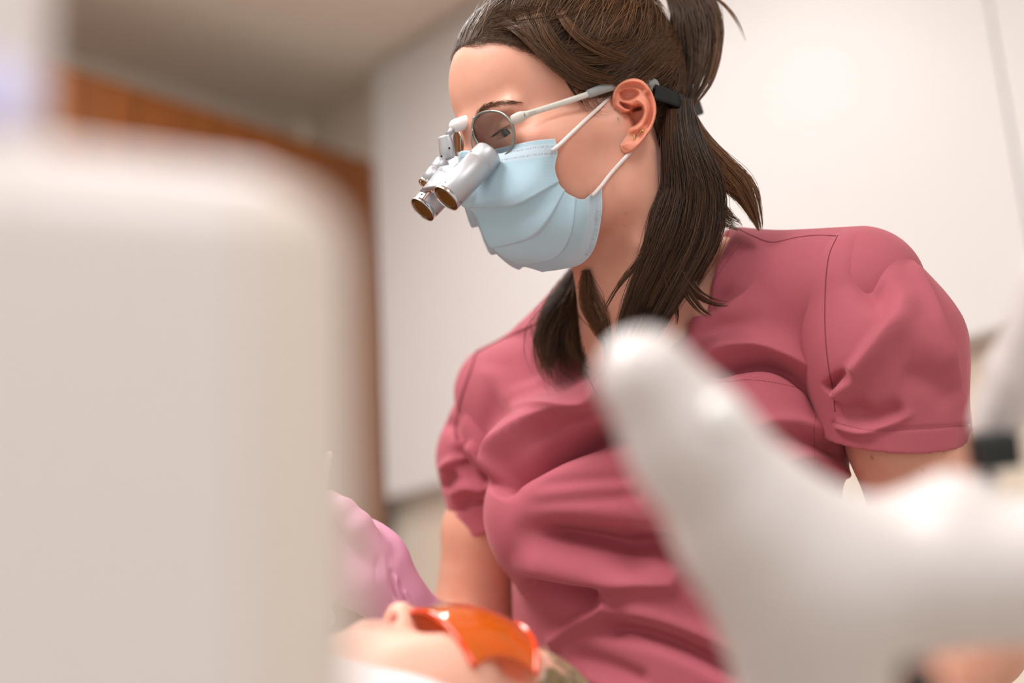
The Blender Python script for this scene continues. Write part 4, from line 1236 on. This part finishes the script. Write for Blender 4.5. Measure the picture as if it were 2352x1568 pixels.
for s in (1, -1):
    lash = []
    for k in np.linspace(-1, 1, 22):
        b0 = hd((31+k*11)*s, 82-2.5*k*k-1.5*k, 25+0.8*k); lash.append([b0, b0+(HF_*4+HL_*s*k*2-HU_*1)/1000, b0+(HF_*7.5+HL_*s*k*4-HU_*1.2)/1000])
    lash = np.array(lash); V, F, t = strands_mesh(lash, np.full(lash.shape[:2], 0.00022)*np.array([1, .8, .3]), np.zeros(len(lash)))
    mesh_obj('eyelashes', V, F, M_HAIR, dentist, attrs={'tint': t})
# earrings
M_GOLD = mat('gold', srgb(230, 190, 110), 0.2, metal=1.0)
BV_EAR = BV_BODY
p = cast([BV_BODY], 1457, 315, 0.0008)
e1 = mesh_obj('earring', *rbox(p, I3, (0.0009, 0.0024, 0.0009), 0.0005), M_GOLD); tag(e1, 'small gold bar stud in the ear lobe', 'earring', 'gold ear studs')
p = cast([BV_BODY], 1475, 304, 0.0008)
e2 = mesh_obj('earring', *tube([p+np.array([math.cos(a), math.sin(a), 0])*0.0017 for a in np.linspace(-0.3, 3.4, 12)], 0.0006, 8), M_GOLD); tag(e2, 'tiny gold crescent stud above the bar stud', 'earring', 'gold ear studs')
# ================================================================== gloved hand and instrument
M_GLOVE = mat('pink_nitrile', srgb(234, 172, 200), 0.38, spec=0.4, sss=0.3, noise=(40.0, 0.35, srgb(222, 152, 186)))
def glove_sdf(P):
    d = chain(P, [C(944, 1418, -72), C(905, 1372, -58), C(862, 1318, -52)], [0.027, 0.0255, 0.029], 0.008)
    d = smin(d, ell(P, C(838, 1296, -54), I3, (0.034, 0.036, 0.021)), 0.016)
    d = smin(d, cone(P, C(826, 1232, -50), C(800, 1340, -52), 0.013, 0.013), 0.014)
    for pts, r in (([(812,1222,-52),(752,1205,-40),(712,1258,-34),(728,1312,-38)], (.0100,.0094,.0086,.0076)),
                   ([(800,1256,-48),(738,1248,-34),(700,1304,-28),(722,1350,-34)], (.0102,.0096,.0088,.0078)),
                   ([(796,1294,-46),(738,1300,-32),(706,1352,-28),(732,1390,-34)], (.0098,.0092,.0084,.0074)),
                   ([(800,1334,-46),(752,1350,-36),(728,1392,-32),(750,1420,-38)], (.0088,.0082,.0076,.0068)),
                   ([(858,1262,-36),(822,1206,-28),(790,1172,-30),(756,1148,-40)], (.0130,.0112,.0098,.0082))):
        d = smin(d, chain(P, [C(*p) for p in pts], list(r), 0.004), 0.007)
    return d
gv, gf = sdf_mesh(glove_sdf, (-0.20, -0.26, -1.24), (-0.06, -0.09, -1.05), 0.0013)
gv = lap(gv, gf, 1)
gv = sculpt(gv, gf, [([(868,1268),(862,1320),(866,1380)], -1.0, 5, 5), ([(898,1300),(900,1345),(912,1382)], -1.6, 5, 5), ([(908,1316),(912,1352),(924,1386)], 1.5, 5, 5),
                     ([(916,1330),(922,1362),(934,1388)], -1.4, 4, 4), ([(928,1352),(934,1375),(944,1392)], 1.4, 5, 5), ([(880,1270),(884,1330),(894,1385)], 1.0, 8, 8)])
glove = mesh_obj('glove', gv, gf, M_GLOVE, dentist)
# the other glove: the same hand mirrored onto the near wrist, below the picture
wa, ea = C(930, 1408, -62), C(1015, 1468, -150)
def frame(d, hint):
    d = unit(d); b = unit(hint - d*np.dot(hint, d)); return np.array([d, b, np.cross(d, b)])
Fa = frame(wa-ea, np.array([0, 1.0, 0])); Fb = frame(WRN-C(2090, 1600, 28), np.array([0, 1.0, 0]))
lc = (gv-wa) @ Fa.T; lc[:, 2] *= -1
mesh_obj('glove', WRN + lc @ Fb, gf[:, ::-1].copy(), M_GLOVE, dentist)
ins_ = empty('dental_instrument', to_world(C(740, 1180, -44)))
tag(ins_, 'slim white dental instrument held upright in the pink glove', 'instrument')
mesh_obj('handle', *tube([C(753, 1046, -48), C(750, 1058, -48), C(738, 1120, -46), C(716, 1230, -42), C(690, 1380, -40)], [0.0026, 0.0033, 0.0036, 0.0040, 0.0036], 14, n=30), M_WHITE, ins_)
mesh_obj('tip', *tube([C(757, 1036, -48), C(756, 1041, -48), C(752, 1052, -48)], [0.0008, 0.0026, 0.0031], 14, n=10), mat('pearl_white', srgb(250, 248, 248), 0.3), ins_)

# ================================================================== the patient
M_PSKIN = attr_tint(mat('patient_skin', srgb(230, 178, 158), 0.5, spec=0.4, sss=0.5, noise=(40.0, 0.3, srgb(222, 160, 140))))
Kd = unit([0.85, -0.20, -0.48]); Fd = np.array([0.1, 0.97, -0.15]); Fd = unit(Fd-Kd*Fd.dot(Kd)); Ld = np.cross(Kd, Fd)
ph = math.radians(24); Fd, Ld = Fd*math.cos(ph)-Ld*math.sin(ph), Ld*math.cos(ph)+Fd*math.sin(ph)
PAX = np.array([Ld, Fd, Kd])
PO = C(912, 1388, 165) - (118*Fd - 16*Kd)/1000.0
def pd(l, f, u): return PO + (l*Ld + f*Fd + u*Kd)/1000.0
def plh(P, c, r): return ell(P, pd(*c), PAX, np.array(r)/1000.0)
BODYP = pd(0, -60, -330)
def pat_sdf(P):
    d = face_template(P, plh, pd)
    for s in (1, -1):
        d = smax(d, -plh(P, (8*s, 102, -26), (5.0, 6.5, 6)), 0.002)      # nostrils
    d = smin(d, cone(P, pd(-16, 92, -37), pd(16, 92, -37), 0.0065, 0.0065), 0.008)
    d = smin(d, cone(P, pd(-14, 91, -47), pd(14, 91, -47), 0.0075, 0.0075), 0.006)
    d = smin(d, chain(P, [pd(0, -20, -20), pd(0, -20, -80), pd(0, -40, -150)], [0.050, 0.050, 0.058]), 0.03)
    d = smin(d, cone(P, pd(-100, -60, -185), pd(100, -60, -185), 0.048, 0.048), 0.05)
    return np.maximum(d, (-178 - (P-PO) @ Kd*1000)/1000.0)
def pshirt_sdf(P):
    d = cone(P, pd(-120, -62, -195), pd(120, -62, -195), 0.062, 0.062)
    d = smin(d, ell(P, pd(0, -62, -360), PAX, (0.165, 0.092, 0.24)), 0.05)
    for s in (1, -1):
        d = smin(d, chain(P, [pd(140*s, -62, -200), pd(185*s, -80, -330), pd(170*s, -60, -470)], [0.055, 0.048, 0.044]), 0.03)
    hole = chain(P, [pd(0, -20, -80), pd(0, -30, -140)], [0.070, 0.066])
    return smax(d, -hole, 0.01)
pv, pf_ = sdf_mesh(pat_sdf, PO + [-0.34, -0.26, -0.26], PO + [0.19, 0.18, 0.30], 0.0022)
pv = lap(pv, pf_, 2)
pc_ = (pv-PO) @ PAX.T*1000
tp = np.ones((len(pv), 3))
gl = np.exp(-((pc_[:, 1]-96)/10)**2-((pc_[:, 2]+42)/9)**2-(pc_[:, 0]/24)**2); tp *= 1-gl[:, None]*np.array([.08, .35, .25])
for s in (1, -1):
    gl = np.exp(-((pc_[:, 0]-7.5*s)/5)**2-((pc_[:, 1]-101)/6)**2-((pc_[:, 2]+24)/6)**2); tp *= 1-gl[:, None]*np.array([.4, .8, .72])  # nostril hollows tinted dark, standing in for their shade
patient = mesh_obj('person', pv, pf_, M_PSKIN, attrs={'tint': tp})
tag(patient, 'patient lying on their back with orange goggles, face up at the bottom edge', 'person')
wv, wf = sdf_mesh(pshirt_sdf, PO + [-0.75, -0.34, -0.30], PO + [0.12, 0.26, 0.52], 0.006)
mesh_obj('shirt', lap(wv, wf, 3), wf, mat('grey_jersey', srgb(176, 178, 186), 0.85, bump=(900.0, 0.2, 0.0006)), patient)
M_PHAIR = hair_mat('ash_blond_hair', srgb(92, 78, 54), srgb(196, 176, 134))
# hair: cap behind the patient's hairline, with fibres
def pcap(P):
    H = (P-PO) @ PAX.T*1000
    d = plh(P, (0, -8, 52), (81, 102, 86))
    e = (H[:, 1] - (84 - 0.9*np.clip(108-H[:, 2], -200, 300)*0.0) )
    cut = (0.62*(H[:, 1]-64) - 0.78*(H[:, 2]-60))/1000.0
    return np.maximum(d, cut)
qv, qf = sdf_mesh(pcap, PO + [-0.16, -0.16, -0.16], PO + [0.20, 0.14, 0.14], 0.004)
qv = lap(qv, qf, 2)
ph_parts = [(qv, qf, np.full(len(qv), 0.25))]
n_, K = 1500, 12
dd = rg.normal(size=(n_*4, 3)); dd /= np.linalg.norm(dd, axis=1)[:, None]
rt = np.array([0, -8, 52.0]) + dd*np.array([82, 103, 87]); ok = (0.62*(rt[:, 1]-64) - 0.78*(rt[:, 2]-60)) < 0
rt = rt[ok][:n_]; d0 = (rt-[0, -8, 52])/[82, 103, 87]
d1 = unit([0.0, -0.9, 0.1]) + rg.normal(size=(len(rt), 3))*0.2; d1 /= np.linalg.norm(d1, axis=1)[:, None]
t_ = np.linspace(0, 1, K)[None, :, None]
D_ = d0[:, None]*(1-t_)+d1[:, None]*t_; D_ /= np.linalg.norm(D_, axis=2)[..., None]
Hs = np.array([0, -8, 52.0]) + D_*np.array([82, 103, 87])*(1+0.03*np.sin(np.pi*t_)+rg.uniform(0, .02, (len(rt), 1, 1)))
ph_parts.append(strands_mesh(PO + (Hs @ PAX)/1000.0, np.full(Hs.shape[:2], 0.0006), np.clip(rg.normal(.45, .22, len(rt)), 0, 1)))
V, F, t = merge(ph_parts); mesh_obj('hair', V, F, M_PHAIR, patient, attrs={'tint': t})
# orange safety goggles
M_ORANGE = mat('orange_polycarbonate', srgb(255, 128, 22), 0.05, spec=0.6, trans=0.6, coat=1.0, ior=1.3)
M_ORANGE2 = mat('orange_frame', srgb(232, 70, 8), 0.12, coat=1.0)
gg_ = empty('safety_goggles', to_world(pd(0, 90, 25)))
tag(gg_, 'glossy orange wraparound safety goggles on the patient', 'goggles')
nu_, nv_ = 60, 24
th = np.linspace(-1.42, 1.42, nu_)[None]; fv = np.linspace(-1, 1, nv_)[:, None]
def gshape(k, hv_):
    a = np.sin(th)*(73+k)*np.ones_like(fv); b = 52 + np.cos(th)*(66+k)*np.ones_like(fv) - 9*fv**2
    hgt = hv_*(1-0.35*np.abs(th/1.42)**3) - 3*np.exp(-(th/0.16)**2)*(fv < 0)
    c = 20 + fv*hgt
    return np.stack([a, b, c], -1)
Gg = gshape(0, 34).reshape(-1, 3)
i, j = np.meshgrid(np.arange(nv_-1), np.arange(nu_-1), indexing='ij')
GF = np.stack([i*nu_+j, i*nu_+j+1, (i+1)*nu_+j+1, (i+1)*nu_+j], -1).reshape(-1, 4)
o = mesh_obj('goggle_lens', PO + (Gg @ PAX)/1000.0, GF, M_ORANGE, gg_); so = o.modifiers.new('thickness', 'SOLIDIFY'); so.thickness = 0.0022
for rw in (0, nv_-1):
    pts = PO + (gshape(0, 34)[rw] @ PAX)/1000.0
    mesh_obj('goggle_rim', *tube(pts, 0.0019, 8), M_ORANGE2, gg_)
for s in (1, -1):
    pts = [pd(68*s, 44, 24), pd(75*s, 20, 26), pd(78*s, -20, 26), pd(76*s, -60, 20)]
    mesh_obj('goggle_temple', *tube(pts, [0.0042, 0.0036, 0.0032, 0.003], 10, n=16, squash=0.5, squash_dir=Ld), M_BLACK, gg_)
# white bib over the patient's chest and shoulder
M_BIB = mat('white_bib_paper', srgb(224, 213, 216), 0.8, bump=(60.0, 0.2, 0.003))
rowsb = [[(640,1485,150),(760,1500,175),(880,1530,200),(980,1562,215),(1070,1600,225)],
         [(640,1488,215),(760,1508,235),(880,1540,255),(980,1572,268),(1060,1608,275)],
         [(640,1560,262),(760,1580,282),(880,1610,298),(980,1640,305),(1040,1670,310)],
         [(640,1700,290),(760,1720,305),(870,1745,315),(950,1770,322),(1010,1790,325)]]
gb = np.array([[C(*p) for p in r_] for r_ in rowsb])
g1 = np.stack([catmull(r_, 40) for r_ in gb]); g2 = np.stack([catmull(g1[:, k], 40) for k in range(40)], 1)
i, j = np.meshgrid(np.arange(39), np.arange(39), indexing='ij')
BFc = np.stack([i*40+j, i*40+j+1, (i+1)*40+j+1, (i+1)*40+j], -1).reshape(-1, 4)
bib = mesh_obj('patient_bib', g2.reshape(-1, 3), BFc, M_BIB); so = bib.modifiers.new('thickness', 'SOLIDIFY'); so.thickness = 0.002
tag(bib, 'white paper bib over the patient\'s shoulder at the bottom edge', 'bib')
# dental chair under the patient (below the picture)
M_VINYL = mat('pale_vinyl', srgb(214, 206, 200), 0.45)
hw = to_world(pd(0, -118, 40)); kw = R3 @ Kd; kh = unit([kw[0], kw[1], 0]); sd_ = np.array([-kh[1], kh[0], 0])
ch = empty('dental_chair', (hw[0]-kh[0]*0.75, hw[1]-kh[1]*0.75, 0)); tag(ch, 'pale dental chair under the reclining patient', 'dental chair')
up3 = np.array([0, 0, 1.0])
def pad(name, c, half, tilt=0.0, b=0.02):
    k2 = kh*math.cos(tilt)+up3*math.sin(tilt)
    return mesh_obj(name, *rbox(c, np.array([k2, sd_, np.cross(k2, sd_)]), half, b, 4), M_VINYL, ch, world=True)
pad('headrest', hw - up3*0.06 - kh*0.03, (0.11, 0.12, 0.03))
pad('backrest', hw - up3*0.20 - kh*0.48, (0.34, 0.24, 0.04))
pad('seat', hw - up3*0.32 - kh*1.05, (0.30, 0.25, 0.05))
mesh_obj('column', *lathe((hw[0]-kh[0]*0.95, hw[1]-kh[1]*0.95, 0.0), (hw[0]-kh[0]*0.95, hw[1]-kh[1]*0.95, hw[2]-0.38), [(0, 0.25), (0.03, 0.25), (0.05, 0.12), (hw[2]-0.38, 0.10)], 32), M_WHITE, ch, world=True)

# ================================================================== equipment in the foreground
UPC = R3.T @ np.array([0, 0, 1.0])                        # world up seen from the camera
def tower():
    e = empty('equipment_tower', to_world(np.array([-0.15, -0.10, -0.45]))*[1, 1, 0])
    tag(e, 'large white equipment tower with rounded edges, blurred at the left edge', 'dental equipment')
    yw = math.radians(24)
    z0 = np.array([math.sin(yw), 0, math.cos(yw)]); z0 = unit(z0-UPC*z0.dot(UPC)); x0 = np.cross(UPC, z0)
    top = np.array([-0.0610, 0.0360, -0.430])             # right top corner of the housing
    hw_, hh_, hd_ = 0.115, 0.50, 0.055
    c = top - x0*hw_ - UPC*hh_ - 0*z0
    V, Fc = rbox(c, np.array([x0, UPC, z0]), (hw_, hh_, hd_), 0.030, 8)
    mesh_obj('housing', V, Fc, M_SHELL, e)
    c2 = c - UPC*(hh_+0.02) ; 
    mesh_obj('foot', *rbox(c2, np.array([x0, UPC, z0]), (hw_*0.9, 0.03, hd_*0.9), 0.01, 3), M_SHELL, e)
    cc = C(-140, 40, 700)
    V, Fc = rbox(cc, np.array([x0, UPC, z0]), (0.030, 0.085, 0.03), 0.012, 6)
    V2, Fc2 = rbox(c + x0*(hw_-0.024) + z0*0.0015, np.array([x0, UPC, z0]), (0.0245, hh_-0.006, hd_), 0.022, 8)
    mesh_obj('shaded_edge', V2, Fc2, M_SHELL_SHADE, e)  # added beige strip: shade of the rounded edge put into colour
    mesh_obj('display_post', V, Fc, M_SHELL, e)
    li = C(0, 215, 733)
    mesh_obj('reflection_disc', *lathe(li, li+z0*0.004, [(0, 0.008), (0.003, 0.008), (0.004, 0.006)], 24), mat('lavender_reflection', srgb(206, 204, 240), 0.3, emit=((0.6, 0.58, 1.0, 1), 0.12)), e)  # glowing lavender disc painted in for a blue-violet reflection
tower()
def arm():
    e = empty('instrument_stand', to_world(C(1870, 1700, 520))*[1, 1, 0])
    tag(e, 'white curved instrument arm with black knobs, blurred in the right foreground', 'dental equipment')
    Z = 520
    r = lambda px, z=Z: px*(D0-z/1000)/FPX
    def f(P):
        d = chain(P, [C(1482, 868, 535), C(1590, 1020, 530), C(1730, 1210, 522), C(1850, 1340, 515)], [r(112), r(140), r(175), r(190)], 0.01)
        d = smin(d, chain(P, [C(1850, 1340, 515), C(2110, 1318, 510), C(2480, 1310, 505)], [r(190), r(172), r(178)], 0.01), 0.02)
        d = smin(d, chain(P, [C(2080, 1290, 510), C(2185, 1160, 505)], [r(110), r(82)], 0.01), 0.015)
        d = smin(d, chain(P, [C(1860, 1340, 515), C(1865, 1800, 500)], [r(180), r(178)], 0.01), 0.02)
        return d
    V, F = sdf_mesh(f, (0.02, -0.22, -0.70), (0.26, 0.04, -0.52), 0.003)
    V_arm, F_arm = lap(V, F, 3), F
    mesh_obj('arm_body', V_arm, F_arm, M_ARM, e)
    V, F = sdf_mesh(lambda P: chain(P, [C(2292, 965, 395), C(2345, 850, 410), C(2440, 640, 440)], [0.014, 0.0165, 0.018]), (0.15, -0.08, -0.78), (0.30, 0.09, -0.62), 0.003)
    mesh_obj('upper_arm_tube', lap(V, F, 2), F, M_ARM, e)
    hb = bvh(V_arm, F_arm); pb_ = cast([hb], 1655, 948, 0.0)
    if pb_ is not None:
        nb_ = unit([0.3, 0.45, 0.85]); mesh_obj('highlight_disc', *lathe(pb_-nb_*0.001, pb_+nb_*0.003, [(0, 0.0075), (0.0025, 0.0075), (0.0035, 0.006), (0.004, 0.0002)], 28), mat('highlight_white', srgb(250, 250, 250), 0.1, coat=1.0), e)  # bright disc added in place of a highlight on the arm
    k0 = C(2284, 1034, 425)
    mesh_obj('knob', *rbox(k0, np.array([unit([0.97, 0.12, .1]), unit([-0.12, 0.97, 0]), [0, 0, 1]]), (0.0105, 0.0088, 0.010), 0.002), M_BLACK, e)
    mesh_obj('knob_stem', *tube([C(2283, 1050, 385), C(2250, 1150, 440), C(2200, 1230, 500)], [0.005, 0.006, 0.008], 12, n=10), M_ARM, e)
    mesh_obj('knob', *lathe(C(2108, 1520, 600), C(2108, 1640, 605), [(0, 0.005), (0.002, 0.007), (0.018, 0.007), (0.019, 0.005)], 24), M_BLACK, e)
    a = C(1865, 1780, 500); aw = to_world(a)
    mesh_obj('column', *lathe((aw[0], aw[1], 0.0), aw, [(0, 0.10), (0.02, 0.10), (0.03, 0.034), (aw[2], 0.034)], 32), M_ARM, e, world=True)
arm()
print('faces', sum(len(o.data.polygons) for o in sc.objects if o.type == 'MESH'))
